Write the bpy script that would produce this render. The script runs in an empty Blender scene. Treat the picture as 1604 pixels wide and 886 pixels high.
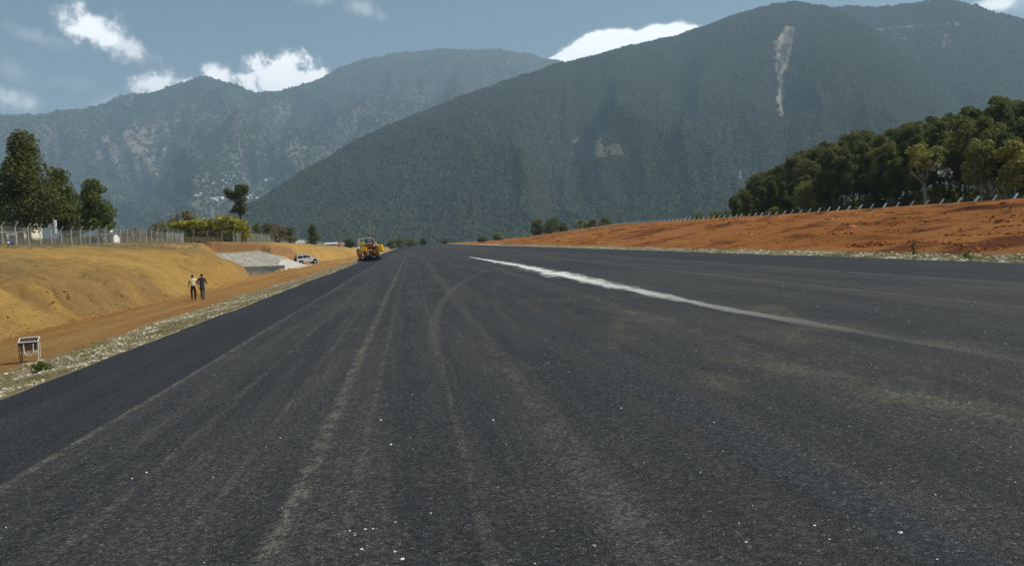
import bpy, math, random
import numpy as np
from mathutils import Vector, Matrix
from mathutils.bvhtree import BVHTree

random.seed(7)
RNG = np.random.default_rng(7)
scene = bpy.context.scene
COL = scene.collection
rad = math.radians

# ------------------------------------------------------------------ camera
W0, H0, F0 = 1604.0, 886.0, 1335.0
CAM = Vector((0.0, 0.0, 2.0))
YAW, PITCH, ROLL = rad(6.55), rad(3.05), rad(3.0)
cam_d = bpy.data.cameras.new('camera')
cam_d.sensor_width = 36.0
cam_d.lens = 36.0 * F0 / W0
cam_d.clip_start, cam_d.clip_end = 0.1, 60000
cam = bpy.data.objects.new('camera', cam_d)
COL.objects.link(cam)
M3 = (Matrix.Rotation(-YAW, 3, 'Z') @ Matrix.Rotation(math.pi / 2 - PITCH, 3, 'X') @ Matrix.Rotation(-ROLL, 3, 'Z'))
cam.matrix_world = Matrix.Translation(CAM) @ M3.to_4x4()
scene.camera = cam

# ------------------------------------------------------------------ sun, sky, exposure
SUN_AZ, SUN_EL = rad(99), rad(49)          # clockwise from the runway direction (+Y)
sun_dir = Vector((math.sin(SUN_AZ) * math.cos(SUN_EL), math.cos(SUN_AZ) * math.cos(SUN_EL), math.sin(SUN_EL)))
sl = bpy.data.lights.new('sun', 'SUN')
sl.energy = 4.8
sl.angle = rad(0.53)
sl.color = (1.0, 0.94, 0.85)
so = bpy.data.objects.new('sun', sl)
so.rotation_euler = (-sun_dir).to_track_quat('-Z', 'Y').to_euler()
COL.objects.link(so)
SKY_STRENGTH = 0.062
HAZE_DENSITY = 1.12e-4
HAZE_COLOR = (0.58, 0.81, 1.0)

vs = scene.view_settings
vs.view_transform = 'Standard'
vs.look = 'None'
vs.gamma = 1.0
vs.exposure = 0.1
vs.use_curve_mapping = False
scene.render.engine = 'CYCLES'
cy = scene.cycles
cy.use_denoising = True
try:
    cy.denoiser = 'OPENIMAGEDENOISE'
except Exception:
    pass
cy.max_bounces = 6
cy.diffuse_bounces = 3
cy.glossy_bounces = 2
cy.transmission_bounces = 4
cy.volume_bounces = 1
cy.transparent_max_bounces = 12
cy.sample_clamp_indirect = 4.0


def ray(px, py):
    return M3 @ Vector(((px - W0 / 2) / F0, -(py - H0 / 2) / F0, -1.0))


def at_y(px, py, Y):
    d = ray(px, py)
    return CAM + d * (Y / d.y)


def at_x(px, py, X):
    d = ray(px, py)
    return CAM + d * (X / d.x)


def on_z(px, py, z):
    d = ray(px, py)
    return CAM + d * ((z - CAM.z) / d.z)


def azel(px, py):
    d = ray(px, py)
    return math.atan2(d.x, d.y), math.atan2(d.z, math.hypot(d.x, d.y))


# ------------------------------------------------------------------ world
world = bpy.data.worlds.new('World')
scene.world = world
world.use_nodes = True
wt = world.node_tree
wt.nodes.clear()


class NT:
    """small node helper"""
    def __init__(self, tree):
        self.t = tree

    def n(self, typ, **kw):
        nd = self.t.nodes.new(typ)
        for k, v in kw.items():
            setattr(nd, k, v)
        return nd

    def put(self, sock, v):
        if isinstance(v, bpy.types.NodeSocket):
            self.t.links.new(v, sock)
        elif v is not None:
            if hasattr(sock, 'default_value'):
                try:
                    sock.default_value = v
                except Exception:
                    sock.default_value = (*v, 1.0)

    def m(self, op, a, b=None, c=None, clamp=False):
        nd = self.n('ShaderNodeMath', operation=op)
        nd.use_clamp = clamp
        self.put(nd.inputs[0], a)
        self.put(nd.inputs[1], b)
        self.put(nd.inputs[2], c)
        return nd.outputs[0]

    def vm(self, op, a, b=None):
        nd = self.n('ShaderNodeVectorMath', operation=op)
        self.put(nd.inputs[0], a)
        self.put(nd.inputs[1], b)
        return nd.outputs[0]

    def comb(self, x, y, z):
        nd = self.n('ShaderNodeCombineXYZ')
        self.put(nd.inputs[0], x)
        self.put(nd.inputs[1], y)
        self.put(nd.inputs[2], z)
        return nd.outputs[0]

    def sep(self, v):
        nd = self.n('ShaderNodeSeparateXYZ')
        self.put(nd.inputs[0], v)
        return nd.outputs

    def noise(self, vec, scale, detail=4.0, rough=0.55, color=False, dist=0.0):
        nd = self.n('ShaderNodeTexNoise')
        self.put(nd.inputs['Vector'], vec)
        nd.inputs['Scale'].default_value = scale
        nd.inputs['Detail'].default_value = detail
        nd.inputs['Roughness'].default_value = rough
        nd.inputs['Distortion'].default_value = dist
        return nd.outputs['Color' if color else 'Fac']

    def voro(self, vec, scale, feature='F1', out='Distance'):
        nd = self.n('ShaderNodeTexVoronoi', feature=feature)
        self.put(nd.inputs['Vector'], vec)
        nd.inputs['Scale'].default_value = scale
        return nd.outputs[out]

    def ramp(self, v, a, b, lo=0.0, hi=1.0, smooth=True):
        nd = self.n('ShaderNodeMapRange')
        nd.interpolation_type = 'SMOOTHSTEP' if smooth else 'LINEAR'
        self.put(nd.inputs[0], v)
        for i, x in enumerate((a, b, lo, hi)):
            self.put(nd.inputs[i + 1], x)
        return nd.outputs[0]

    def mix(self, fac, a, b, blend='MIX'):
        nd = self.n('ShaderNodeMix', data_type='RGBA', blend_type=blend)
        self.put(nd.inputs['Factor'], fac)
        self.put(nd.inputs[6], a if isinstance(a, bpy.types.NodeSocket) else (*a[:3], 1.0))
        self.put(nd.inputs[7], b if isinstance(b, bpy.types.NodeSocket) else (*b[:3], 1.0))
        return nd.outputs[2]


T = NT(wt)
sky = T.n('ShaderNodeTexSky', sky_type='NISHITA')
sky.sun_disc = False
sky.sun_elevation = SUN_EL
sky.sun_rotation = SUN_AZ
sky.altitude = 700
sky.air_density = 1.0
sky.dust_density = 1.2
sky.ozone_density = 1.0
hsv = T.n('ShaderNodeHueSaturation')
hsv.inputs['Hue'].default_value = 0.482
hsv.inputs['Saturation'].default_value = 0.95
hsv.inputs['Value'].default_value = 1.1
wt.links.new(sky.outputs[0], hsv.inputs['Color'])
tc = T.n('ShaderNodeTexCoord')
dirv = tc.outputs['Generated']
dx, dy, dz = T.sep(dirv)
azn = T.m('ARCTAN2', dx, dy)
eln = T.m('ARCSINE', dz)
n_warp = T.noise(dirv, 55.0, 9.0, 0.66)
n_big = T.noise(dirv, 22.0, 6.0, 0.6)
nw = T.m('SUBTRACT', n_warp, 0.5)
nb = T.m('SUBTRACT', n_big, 0.5)


def cloud(px, py, w, h, strength, k=2.2, slope=0.0, soft=0.5, kb=1.0):
    """a cumulus in direction space: centre pixel, full width and height, brightness"""
    a0, e0 = azel(px, py)
    ra, re = 0.5 * w / F0, 0.5 * h / F0
    u = T.m('DIVIDE', T.m('SUBTRACT', azn, a0), ra)
    v = T.m('DIVIDE', T.m('SUBTRACT', T.m('SUBTRACT', eln, e0), T.m('MULTIPLY', T.m('SUBTRACT', azn, a0), slope)), re)
    d = T.m('SQRT', T.m('ADD', T.m('MULTIPLY', u, u), T.m('MULTIPLY', v, v)))
    d = T.m('ADD', d, T.m('ADD', T.m('MULTIPLY', nw, k), T.m('MULTIPLY', nb, kb)))
    return T.ramp(d, 1.0 + soft * 0.3, 1.0 - soft, 0.0, strength)


masks = [
    cloud(150, 47, 95, 56, 0.95, 2.6, -0.3, 0.8), cloud(192, 70, 80, 52, 0.75, 2.8, -0.45, 0.9),
    cloud(55, 58, 90, 26, 0.32, 2.8, -0.2, 1.0), cloud(28, 116, 60, 30, 0.28, 2.8, -0.3, 1.0),
    cloud(12, 154, 80, 34, 0.6, 2.4, -0.2, 0.9), cloud(112, 132, 50, 26, 0.22, 2.8, 0.0, 1.0),
    cloud(240, 134, 76, 50, 0.9, 2.4, 0.0, 0.7), cloud(292, 136, 60, 26, 0.9, 2.0, 0.1, 0.8),
    cloud(342, 126, 58, 46, 1.0, 2.0, 0.0, 0.6), cloud(442, 124, 128, 78, 1.15, 1.9, 0.1, 0.45),
    cloud(500, 122, 46, 40, 1.1, 1.8, 0.0, 0.5), cloud(392, 120, 40, 60, 0.5, 2.8, 0.0, 0.9),
    cloud(572, 14, 66, 30, 0.4, 2.8, -0.3, 1.0), cloud(495, 3, 60, 16, 0.3, 2.6, 0.0, 1.0),
    cloud(1566, 8, 80, 28, 0.9, 2.2, 0.0, 0.8), cloud(1040, 86, 190, 92, 1.3, 0.35, 0.0, 0.16, 0.3),
    cloud(945, 96, 160, 96, 1.3, 0.35, 0.12, 0.16, 0.3), cloud(886, 96, 110, 34, 1.25, 0.4, 0.35, 0.2, 0.3),
    cloud(170, 160, 90, 26, 0.3, 2.2, 0.3, 1.0),
]
cm = masks[0]
for mk in masks[1:]:
    cm = T.m('MAXIMUM', cm, mk)
# the same kind of loose cumulus goes on over the rest of the sky, outside the ridge view
far_n = T.noise(T.vm('DIVIDE', dirv, T.comb(0.55, 0.55, 0.2)), 4.2, 8.0, 0.62)
far_m = T.ramp(far_n, 0.66, 0.80, 0.0, 0.9)
out_az = T.m('ADD', T.ramp(azn, rad(-36), rad(-46)), T.ramp(azn, rad(46), rad(56)), clamp=True)
out_el = T.ramp(eln, rad(24), rad(32))
far_m = T.m('MULTIPLY', far_m, T.m('MAXIMUM', out_az, out_el))
far_m = T.m('MULTIPLY', far_m, T.ramp(dz, 0.02, 0.1))
cm = T.m('MAXIMUM', cm, far_m)
ccol = T.mix(T.ramp(cm, 0.0, 1.0), (11.5, 12.3, 13.2), (27, 27, 27))
skycol = T.mix(T.m('MINIMUM', cm, 1.0), hsv.outputs[0], ccol)
bg = T.n('ShaderNodeBackground')
wt.links.new(skycol, bg.inputs[0])
bg.inputs[1].default_value = SKY_STRENGTH
wo = T.n('ShaderNodeOutputWorld')
wt.links.new(bg.outputs[0], wo.inputs[0])


# ------------------------------------------------------------------ noise in numpy
def _hash(ix, iy, seed):
    h = (ix.astype(np.int64) * 374761393 + iy.astype(np.int64) * 668265263 + seed * 1442695041) & 0xFFFFFFFF
    h = ((h ^ (h >> 13)) * 1274126177) & 0xFFFFFFFF
    h = (h ^ (h >> 16)) & 0xFFFFFF
    return h / float(0xFFFFFF)


def vnoise(x, y, seed=0):
    x = np.asarray(x, float)
    y = np.asarray(y, float)
    ix, iy = np.floor(x), np.floor(y)
    fx, fy = x - ix, y - iy
    fx, fy = fx * fx * (3 - 2 * fx), fy * fy * (3 - 2 * fy)
    a, b = _hash(ix, iy, seed), _hash(ix + 1, iy, seed)
    c, d = _hash(ix, iy + 1, seed), _hash(ix + 1, iy + 1, seed)
    return (a + (b - a) * fx) * (1 - fy) + (c + (d - c) * fx) * fy


def fbm(x, y, octv=4, seed=0, gain=0.5):
    s, a, tot = 0.0, 1.0, 0.0
    for i in range(octv):
        s = s + a * (vnoise(x * 2 ** i + 17.3 * i, y * 2 ** i - 9.1 * i, seed + i) * 2 - 1)
        tot += a
        a *= gain
    return s / tot


def ridged(x, y, octv=4, seed=0, gain=0.5):
    s, a, tot = 0.0, 1.0, 0.0
    for i in range(octv):
        s = s + a * (1 - np.abs(vnoise(x * 2 ** i + 7.7 * i, y * 2 ** i + 3.1 * i, seed + i) * 2 - 1))
        tot += a
        a *= gain
    return s / tot


def sstep(a, b, x):
    t = np.clip((x - a) / (b - a), 0, 1)
    return t * t * (3 - 2 * t)


# ------------------------------------------------------------------ object helpers
def tag(o, label=None, cat=None, group=None, kind=None):
    if label:
        o['label'] = label
    if cat:
        o['category'] = cat
    if group:
        o['group'] = group
    if kind:
        o['kind'] = kind
    return o


def empty(name, loc=(0, 0, 0), rz=0.0):
    o = bpy.data.objects.new(name, None)
    o.empty_display_size = 0.3
    COL.objects.link(o)
    o.location = loc
    o.rotation_euler = (0, 0, rz)
    return o


def link(name, me, mat=None, parent=None, loc=None):
    o = bpy.data.objects.new(name, me)
    COL.objects.link(o)
    if mat is not None and not me.materials:
        me.materials.append(mat)
    if parent is not None:
        o.parent = parent
    if loc is not None:
        o.location = loc
    return o


def copy_tree(o, parent=None):
    c = o.copy()
    COL.objects.link(c)
    c.parent = parent
    for ch in list(o.children):
        copy_tree(ch, c)
    return c


def mesh_np(name, V, F, smooth=False):
    """V (n,3), F (m,k) with k = 3 or 4"""
    V = np.ascontiguousarray(V, dtype=np.float32)
    F = np.ascontiguousarray(F, dtype=np.int32)
    me = bpy.data.meshes.new(name)
    k = F.shape[1]
    me.vertices.add(len(V))
    me.vertices.foreach_set('co', V.ravel())
    me.loops.add(F.size)
    me.loops.foreach_set('vertex_index', F.ravel())
    me.polygons.add(len(F))
    me.polygons.foreach_set('loop_start', np.arange(0, F.size, k, dtype=np.int32))
    me.polygons.foreach_set('loop_total', np.full(len(F), k, dtype=np.int32))
    me.polygons.foreach_set('use_smooth', np.full(len(F), smooth, dtype=bool))
    me.update(calc_edges=True)
    return me


class MB:
    """collects boxes, tubes and prisms into one mesh"""
    def __init__(self):
        self.v, self.f = [], []

    def add(self, vs, fs):
        o = len(self.v)
        self.v += [tuple(p) for p in vs]
        self.f += [tuple(i + o for i in q) for q in fs]
        return self

    def box(self, c, s, rot=None, taper=1.0):
        x, y, z = s[0] / 2, s[1] / 2, s[2] / 2
        vs = [(-x, -y, -z), (x, -y, -z), (x, y, -z), (-x, y, -z),
              (-x * taper, -y * taper, z), (x * taper, -y * taper, z), (x * taper, y * taper, z), (-x * taper, y * taper, z)]
        if rot is not None:
            vs = [rot @ Vector(p) for p in vs]
        vs = [(p[0] + c[0], p[1] + c[1], p[2] + c[2]) for p in vs]
        return self.add(vs, [(0, 3, 2, 1), (4, 5, 6, 7), (0, 1, 5, 4), (1, 2, 6, 5), (2, 3, 7, 6), (3, 0, 4, 7)])

    def bbox(self, c, s, b=0.03):
        """box with chamfered edges: octagonal plan, chamfered top"""
        x, y, z = s[0] / 2, s[1] / 2, s[2] / 2

        def ringp(ix, iy, zz):
            xx, yy = x - ix, y - iy
            return [(-xx + b, -yy, zz), (xx - b, -yy, zz), (xx, -yy + b, zz), (xx, yy - b, zz), (xx - b, yy, zz), (-xx + b, yy, zz), (-xx, yy - b, zz), (-xx, -yy + b, zz)]
        rs = [ringp(b, b, -z), ringp(0, 0, -z + b), ringp(0, 0, z - b), ringp(b, b, z)]
        vs = [(p[0] + c[0], p[1] + c[1], p[2] + c[2]) for r in rs for p in r]
        fs = [tuple(range(7, -1, -1)), tuple(range(24, 32))]
        for r in range(3):
            for i in range(8):
                j = (i + 1) % 8
                fs.append((r * 8 + i, r * 8 + j, r * 8 + 8 + j, r * 8 + 8 + i))
        return self.add(vs, fs)

    def tube(self, pts, radii, n=6, caps=True):
        pts = [Vector(p) for p in pts]
        if not isinstance(radii, (list, tuple)):
            radii = [radii] * len(pts)
        vs, fs = [], []
        up = Vector((0, 0, 1))
        for i, p in enumerate(pts):
            t = (pts[min(i + 1, len(pts) - 1)] - pts[max(i - 1, 0)]).normalized()
            a = t.cross(up)
            if a.length < 0.05:
                a = t.cross(Vector((1, 0, 0)))
            a.normalize()
            b = t.cross(a)
            for k in range(n):
                g = 2 * math.pi * k / n
                vs.append(p + (a * math.cos(g) + b * math.sin(g)) * radii[i])
        for i in range(len(pts) - 1):
            for k in range(n):
                k2 = (k + 1) % n
                fs.append((i * n + k, i * n + k2, (i + 1) * n + k2, (i + 1) * n + k))
        if caps:
            fs.append(tuple(range(n - 1, -1, -1)))
            fs.append(tuple((len(pts) - 1) * n + k for k in range(n)))
        return self.add(vs, fs)

    def prism(self, poly, axis_from, axis_to, axis='x'):
        """extrude a polygon along an axis; poly in the other two coords"""
        n = len(poly)

        def put(p, a):
            return {'x': (a, p[0], p[1]), 'y': (p[0], a, p[1]), 'z': (p[0], p[1], a)}[axis]
        vs = [put(p, axis_from) for p in poly] + [put(p, axis_to) for p in poly]
        fs = [tuple(range(n)), tuple(range(2 * n - 1, n - 1, -1))]
        for i in range(n):
            j = (i + 1) % n
            fs.append((i, n + i, n + j, j))
        return self.add(vs, fs)

    def disc(self, c, r, w, n=16, axis='x', inner=0.0):
        """a cylinder (wheel) along an axis; inner > 0 makes a ring"""
        pr = []
        for k in range(n):
            g = 2 * math.pi * k / n
            pr.append((math.cos(g), math.sin(g)))

        def put(p, q, a):
            return {'x': (c[0] + a, c[1] + p, c[2] + q), 'y': (c[0] + p, c[1] + a, c[2] + q), 'z': (c[0] + p, c[1] + q, c[2] + a)}[axis]
        vs, fs = [], []
        if inner <= 0:
            for a, rr in ((-w / 2, r * 0.9), (-w / 3, r), (w / 3, r), (w / 2, r * 0.9)):
                vs += [put(p * rr, q * rr, a) for p, q in pr]
            for i in range(3):
                for k in range(n):
                    k2 = (k + 1) % n
                    fs.append((i * n + k, i * n + k2, (i + 1) * n + k2, (i + 1) * n + k))
            fs.append(tuple(range(n - 1, -1, -1)))
            fs.append(tuple(3 * n + k for k in range(n)))
        else:
            prof = [(-w / 2, inner), (-w / 2, r * 0.88), (-w / 3, r), (w / 3, r), (w / 2, r * 0.88), (w / 2, inner)]
            for a, rr in prof:
                vs += [put(p * rr, q * rr, a) for p, q in pr]
            m = len(prof)
            for i in range(m):
                i2 = (i + 1) % m
                for k in range(n):
                    k2 = (k + 1) % n
                    fs.append((i * n + k, i * n + k2, i2 * n + k2, i2 * n + k))
        return self.add(vs, fs)

    def mesh(self, name, smooth=False):
        me = bpy.data.meshes.new(name)
        me.from_pydata(self.v, [], self.f)
        if smooth:
            me.polygons.foreach_set('use_smooth', [True] * len(me.polygons))
        me.update()
        return me

    def build(self, name, mat, parent=None, smooth=False, loc=None):
        return link(name, self.mesh(name, smooth), mat, parent, loc)


# ------------------------------------------------------------------ materials
def new_mat(name):
    m = bpy.data.materials.new(name)
    m.use_nodes = True
    m.node_tree.nodes.clear()
    t = NT(m.node_tree)
    out = t.n('ShaderNodeOutputMaterial')
    b = t.n('ShaderNodeBsdfPrincipled')
    m.node_tree.links.new(b.outputs[0], out.inputs[0])
    return m, t, b, out


def set_bump(t, b, height, strength, dist):
    bp = t.n('ShaderNodeBump')
    bp.inputs['Strength'].default_value = strength
    bp.inputs['Distance'].default_value = dist
    t.put(bp.inputs['Height'], height)
    t.put(b.inputs['Normal'], bp.outputs[0])


def plain(name, col, rough=0.6, metal=0.0, var=0.18, scale=6.0, spec=0.4):
    m, t, b, _ = new_mat(name)
    p = t.n('ShaderNodeTexCoord').outputs['Object']
    n = t.noise(p, scale, 5.0, 0.6)
    f = t.ramp(n, 0.25, 0.75)
    c = t.mix(f, tuple(x * (1 - var) for x in col), tuple(min(1, x * (1 + var)) for x in col))
    t.put(b.inputs['Base Color'], c)
    t.put(b.inputs['Roughness'], t.ramp(n, 0.2, 0.8, max(0.05, rough - 0.1), min(1, rough + 0.1)))
    b.inputs['Metallic'].default_value = metal
    b.inputs['Specular IOR Level'].default_value = spec
    return m


def leafmat(name, ca, cb, trans=0.35, rough=0.6, hue=0.35):
    m, t, b, out = new_mat(name)
    g = t.n('ShaderNodeNewGeometry')
    oi = t.n('ShaderNodeObjectInfo')
    p = t.n('ShaderNodeTexCoord').outputs['Object']
    n = t.noise(p, 0.9, 3.0, 0.6)
    r = t.m('ADD', t.m('MULTIPLY', g.outputs['Random Per Island'], 0.6), t.m('MULTIPLY', t.m('SUBTRACT', n, 0.3), 0.9), clamp=True)
    c = t.mix(r, ca, cb)
    c = t.mix(t.m('MULTIPLY', oi.outputs['Random'], hue), c, tuple(0.5 * (x + y) * k for x, y, k in zip(ca, cb, (1.5, 1.05, 0.6))))
    t.put(b.inputs['Base Color'], c)
    b.inputs['Roughness'].default_value = rough
    b.inputs['Specular IOR Level'].default_value = 0.25
    tr = t.n('ShaderNodeBsdfTranslucent')
    t.put(tr.inputs[0], t.mix(0.5, c, (0.22, 0.26, 0.05)))
    ms = t.n('ShaderNodeMixShader')
    ms.inputs[0].default_value = trans
    m.node_tree.links.new(b.outputs[0], ms.inputs[1])
    m.node_tree.links.new(tr.outputs[0], ms.inputs[2])
    m.node_tree.links.new(ms.outputs[0], out.inputs[0])
    return m


def soil_mat(name, fine=1.0, bump=0.5):
    """bare earth: colour from the ground's own soil kinds (attribute), grain and clods from noise"""
    m, t, b, _ = new_mat(name)
    p = t.n('ShaderNodeTexCoord').outputs['Object']
    at = t.n('ShaderNodeAttribute', attribute_name='soil')
    n1 = t.noise(p, 0.35, 6.0, 0.65)
    n2 = t.noise(p, 3.2, 8.0, 0.7)
    n3 = t.noise(p, 24.0, 4.0, 0.7)
    f = t.m('ADD', t.m('MULTIPLY', n1, 0.5), t.m('ADD', t.m('MULTIPLY', n2, 0.7), t.m('MULTIPLY', n3, 0.5)))
    k = t.ramp(f, 0.45, 1.25, 0.55, 1.45, smooth=False)
    c = t.vm('MULTIPLY', at.outputs['Color'], t.comb(k, k, k))
    t.put(b.inputs['Base Color'], c)
    b.inputs['Roughness'].default_value = 0.95
    b.inputs['Specular IOR Level'].default_value = 0.1
    h = t.m('ADD', t.m('MULTIPLY', n2, 0.6), t.m('MULTIPLY', n3, 0.25))
    set_bump(t, b, h, 1.0, 0.35)
    return m


MAT = {}
MAT['soil'] = soil_mat('bare_earth')

# asphalt ------------------------------------------------
m, t, b, _ = new_mat('asphalt')
P = t.n('ShaderNodeTexCoord').outputs['Object']
px_, py_, pz_ = t.sep(P)
long_ = t.comb(px_, t.m('MULTIPLY', py_, 0.045), 0.0)
warp = t.noise(t.comb(t.m('MULTIPLY', px_, 0.15), t.m('MULTIPLY', py_, 0.05), 0.0), 1.0, 3.0, 0.5)
xw = t.m('ADD', px_, t.m('MULTIPLY', t.m('SUBTRACT', warp, 0.5), 0.7))
streak = t.noise(long_, 1.1, 7.0, 0.62)
streak2 = t.noise(t.comb(px_, t.m('MULTIPLY', py_, 0.05), 3.0), 5.5, 6.0, 0.7)
patch = t.noise(P, 0.22, 5.0, 0.6)
grain = t.noise(P, 42.0, 5.0, 0.75)
vcol = t.voro(P, 62.0, 'F1', 'Color')
vd = t.voro(P, 62.0)
clus = t.noise(P, 17.0, 3.0, 0.6)
vsep = t.n('ShaderNodeSeparateColor')
t.put(vsep.inputs[0], vcol)
agg = vsep.outputs[0]
base = t.mix(t.ramp(streak, 0.36, 0.66), (0.028, 0.029, 0.0305), (0.047, 0.0465, 0.0455))
base = t.mix(t.m('MULTIPLY', t.m('MULTIPLY', t.ramp(streak2, 0.5, 0.70), t.ramp(px_, 2.0, 0.5, 0.35, 1.0)), 0.45), base, (0.080, 0.077, 0.071))
base = t.mix(t.m('MULTIPLY', t.ramp(patch, 0.52, 0.7), 0.4), base, (0.078, 0.072, 0.055))
# older olive dust on the right
ol = t.m('MULTIPLY', t.ramp(t.noise(t.comb(px_, t.m('MULTIPLY', py_, 0.35), 9.0), 0.9, 4.0, 0.6), 0.5, 0.72),
         t.m('MULTIPLY', t.ramp(px_, 2.4, 4.0), t.ramp(px_, 9.0, 7.5)))
ol = t.m('MULTIPLY', ol, t.ramp(py_, 32, 20))
base = t.mix(t.m('MULTIPLY', ol, 0.5), base, (0.105, 0.105, 0.062))


def band(x, c, w, soft):
    d = t.m('ABSOLUTE', t.m('SUBTRACT', x, c))
    return t.ramp(d, w + soft, w)


brk = t.ramp(t.noise(t.comb(t.m('MULTIPLY', px_, 2.0), t.m('MULTIPLY', py_, 0.9), 0), 2.4, 7.0, 0.72), 0.36, 0.66)
for xc, w, soft, k in ((-1.08, 0.02, 0.11, 0.65), (-0.62, 0.01, 0.06, 0.3), (-1.75, 0.01, 0.05, 0.3), (-2.6, 0.01, 0.08, 0.3), (0.35, 0.01, 0.06, 0.25), (-3.95, 0.02, 0.07, 0.6), (1.35, 0.03, 0.22, 0.28), (5.2, 0.05, 0.25, 0.22), (11.8, 0.05, 0.3, 0.4), (16.5, 0.05, 0.4, 0.4)):
    base = t.mix(t.m('MULTIPLY', t.m('MULTIPLY', band(xw if xc > 4 else t.m('ADD', px_, t.m('MULTIPLY', t.m('SUBTRACT', warp, 0.5), 0.25)), xc, w, soft), brk), k), base, (0.17, 0.158, 0.125))
# curved tyre trails sweeping towards the middle
base = t.mix(t.m('MULTIPLY', t.m('MULTIPLY', band(xw, 2.9, 0.10, 0.16), t.ramp(py_, 60, 30)), 0.7), base, (0.030, 0.037, 0.044))
tw = t.m('SUBTRACT', px_, t.m('MULTIPLY', t.m('POWER', t.m('MAXIMUM', t.m('SUBTRACT', py_, 14.0), 0.0), 2.0), 0.0029))
for xc in (0.3, 2.05):
    base = t.mix(t.m('MULTIPLY', t.m('MULTIPLY', band(tw, xc, 0.05, 0.14), t.ramp(py_, 12, 20)), t.m('MULTIPLY', t.ramp(py_, 62, 48), 0.26 if xc < 1 else 0.10)), base, (0.125, 0.118, 0.105))
# freshly laid strips: darker, tighter
xl = t.m('ADD', px_, t.m('MULTIPLY', t.m('SUBTRACT', warp, 0.5), 0.22))
fresh = t.m('MAXIMUM', t.ramp(xl, -3.99, -4.04), t.m('MULTIPLY', t.ramp(xl, 16.6, 17.0), 0.8))
farline = t.m('ADD', 250.0, t.m('MULTIPLY', px_, 11.0))
fresh = t.m('MAXIMUM', fresh, t.m('MULTIPLY', t.ramp(t.m('SUBTRACT', py_, farline), 0, 3), 0.9))
freshcol = t.mix(t.ramp(streak, 0.35, 0.7), (0.019, 0.020, 0.023), (0.031, 0.033, 0.036))
base = t.mix(t.m('MULTIPLY', fresh, 0.9), base, freshcol)
# aggregate: each stone has its own tone, some are pale
k = t.m('MULTIPLY', t.ramp(agg, 0.0, 1.0, 0.30, 1.75, smooth=False), t.ramp(clus, 0.3, 0.7, 0.62, 1.42))
base = t.vm('MULTIPLY', base, t.comb(k, k, k))
g2 = t.ramp(grain, 0.3, 0.75, 0.6, 1.5)
base = t.vm('MULTIPLY', base, t.comb(g2, g2, g2))
pale = t.m('MULTIPLY', t.m('GREATER_THAN', agg, 0.985), t.m('SUBTRACT', 0.45, t.m('MULTIPLY', fresh, 0.4)))
base = t.mix(pale, base, (0.3, 0.29, 0.26))
t.put(b.inputs['Base Color'], base)
t.put(b.inputs['Roughness'], t.ramp(agg, 0, 1, 0.62, 0.95, smooth=False))
b.inputs['Specular IOR Level'].default_value = 0.25
h = t.m('ADD', t.m('MULTIPLY', t.m('SUBTRACT', 1.0, vd), 0.6), t.m('MULTIPLY', grain, 0.7))
set_bump(t, b, h, 1.0, 0.02)
MAT['asphalt'] = m

# chalk dust ---------------------------------------------
m, t, b, out = new_mat('chalk_dust')
P = t.n('ShaderNodeTexCoord').outputs['Object']
px_, py_, pz_ = t.sep(P)
uv = t.n('ShaderNodeAttribute', attribute_name='cross')
uu, vv, ww = t.sep(uv.outputs['Color'])
edge = t.m('ABSOLUTE', t.m('SUBTRACT', uu, 0.5))
n1 = t.noise(t.comb(t.m('MULTIPLY', px_, 1.0), t.m('MULTIPLY', py_, 0.16), 0), 2.2, 7.0, 0.7)
n2 = t.noise(P, 26.0, 4.0, 0.7)
core = t.ramp(t.m('ADD', edge, t.m('MULTIPLY', t.m('SUBTRACT', n1, 0.5), 0.7)), 0.40, 0.0)
sp = t.ramp(n2, t.m('SUBTRACT', 0.78, t.m('MULTIPLY', core, 0.62)), t.m('SUBTRACT', 0.98, t.m('MULTIPLY', core, 0.5)))
al = t.m('MULTIPLY', t.m('MULTIPLY', core, sp), vv)
t.put(b.inputs['Base Color'], t.mix(n2, (0.5, 0.5, 0.47), (0.85, 0.85, 0.82)))
b.inputs['Roughness'].default_value = 0.95
t.put(b.inputs['Alpha'], t.m('MULTIPLY', al, 0.95))
MAT['chalk'] = m

# mountain ground ----------------------------------------
def mountain_mat(name, s):
    m, t, b, _ = new_mat(name)
    P = t.n('ShaderNodeTexCoord').outputs['Object']
    at = t.n('ShaderNodeAttribute', attribute_name='soil')
    n1 = t.noise(P, 0.012 * s, 7.0, 0.7)
    n2 = t.noise(P, 0.06 * s, 5.0, 0.7)
    k = t.ramp(t.m('ADD', t.m('MULTIPLY', n1, 0.6), t.m('MULTIPLY', n2, 0.6)), 0.4, 0.85, 0.55, 1.5, smooth=False)
    t.put(b.inputs['Base Color'], t.vm('MULTIPLY', at.outputs['Color'], t.comb(k, k, k)))
    b.inputs['Roughness'].default_value = 1.0
    b.inputs['Specular IOR Level'].default_value = 0.0
    set_bump(t, b, t.m('ADD', n1, t.m('MULTIPLY', n2, 0.4)), 0.6, 25.0 / s)
    return m


MAT['mountain'] = mountain_mat('mountain_ground', 1.0)
MAT['mountain_far'] = mountain_mat('far_mountain_ground', 0.6)

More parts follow.
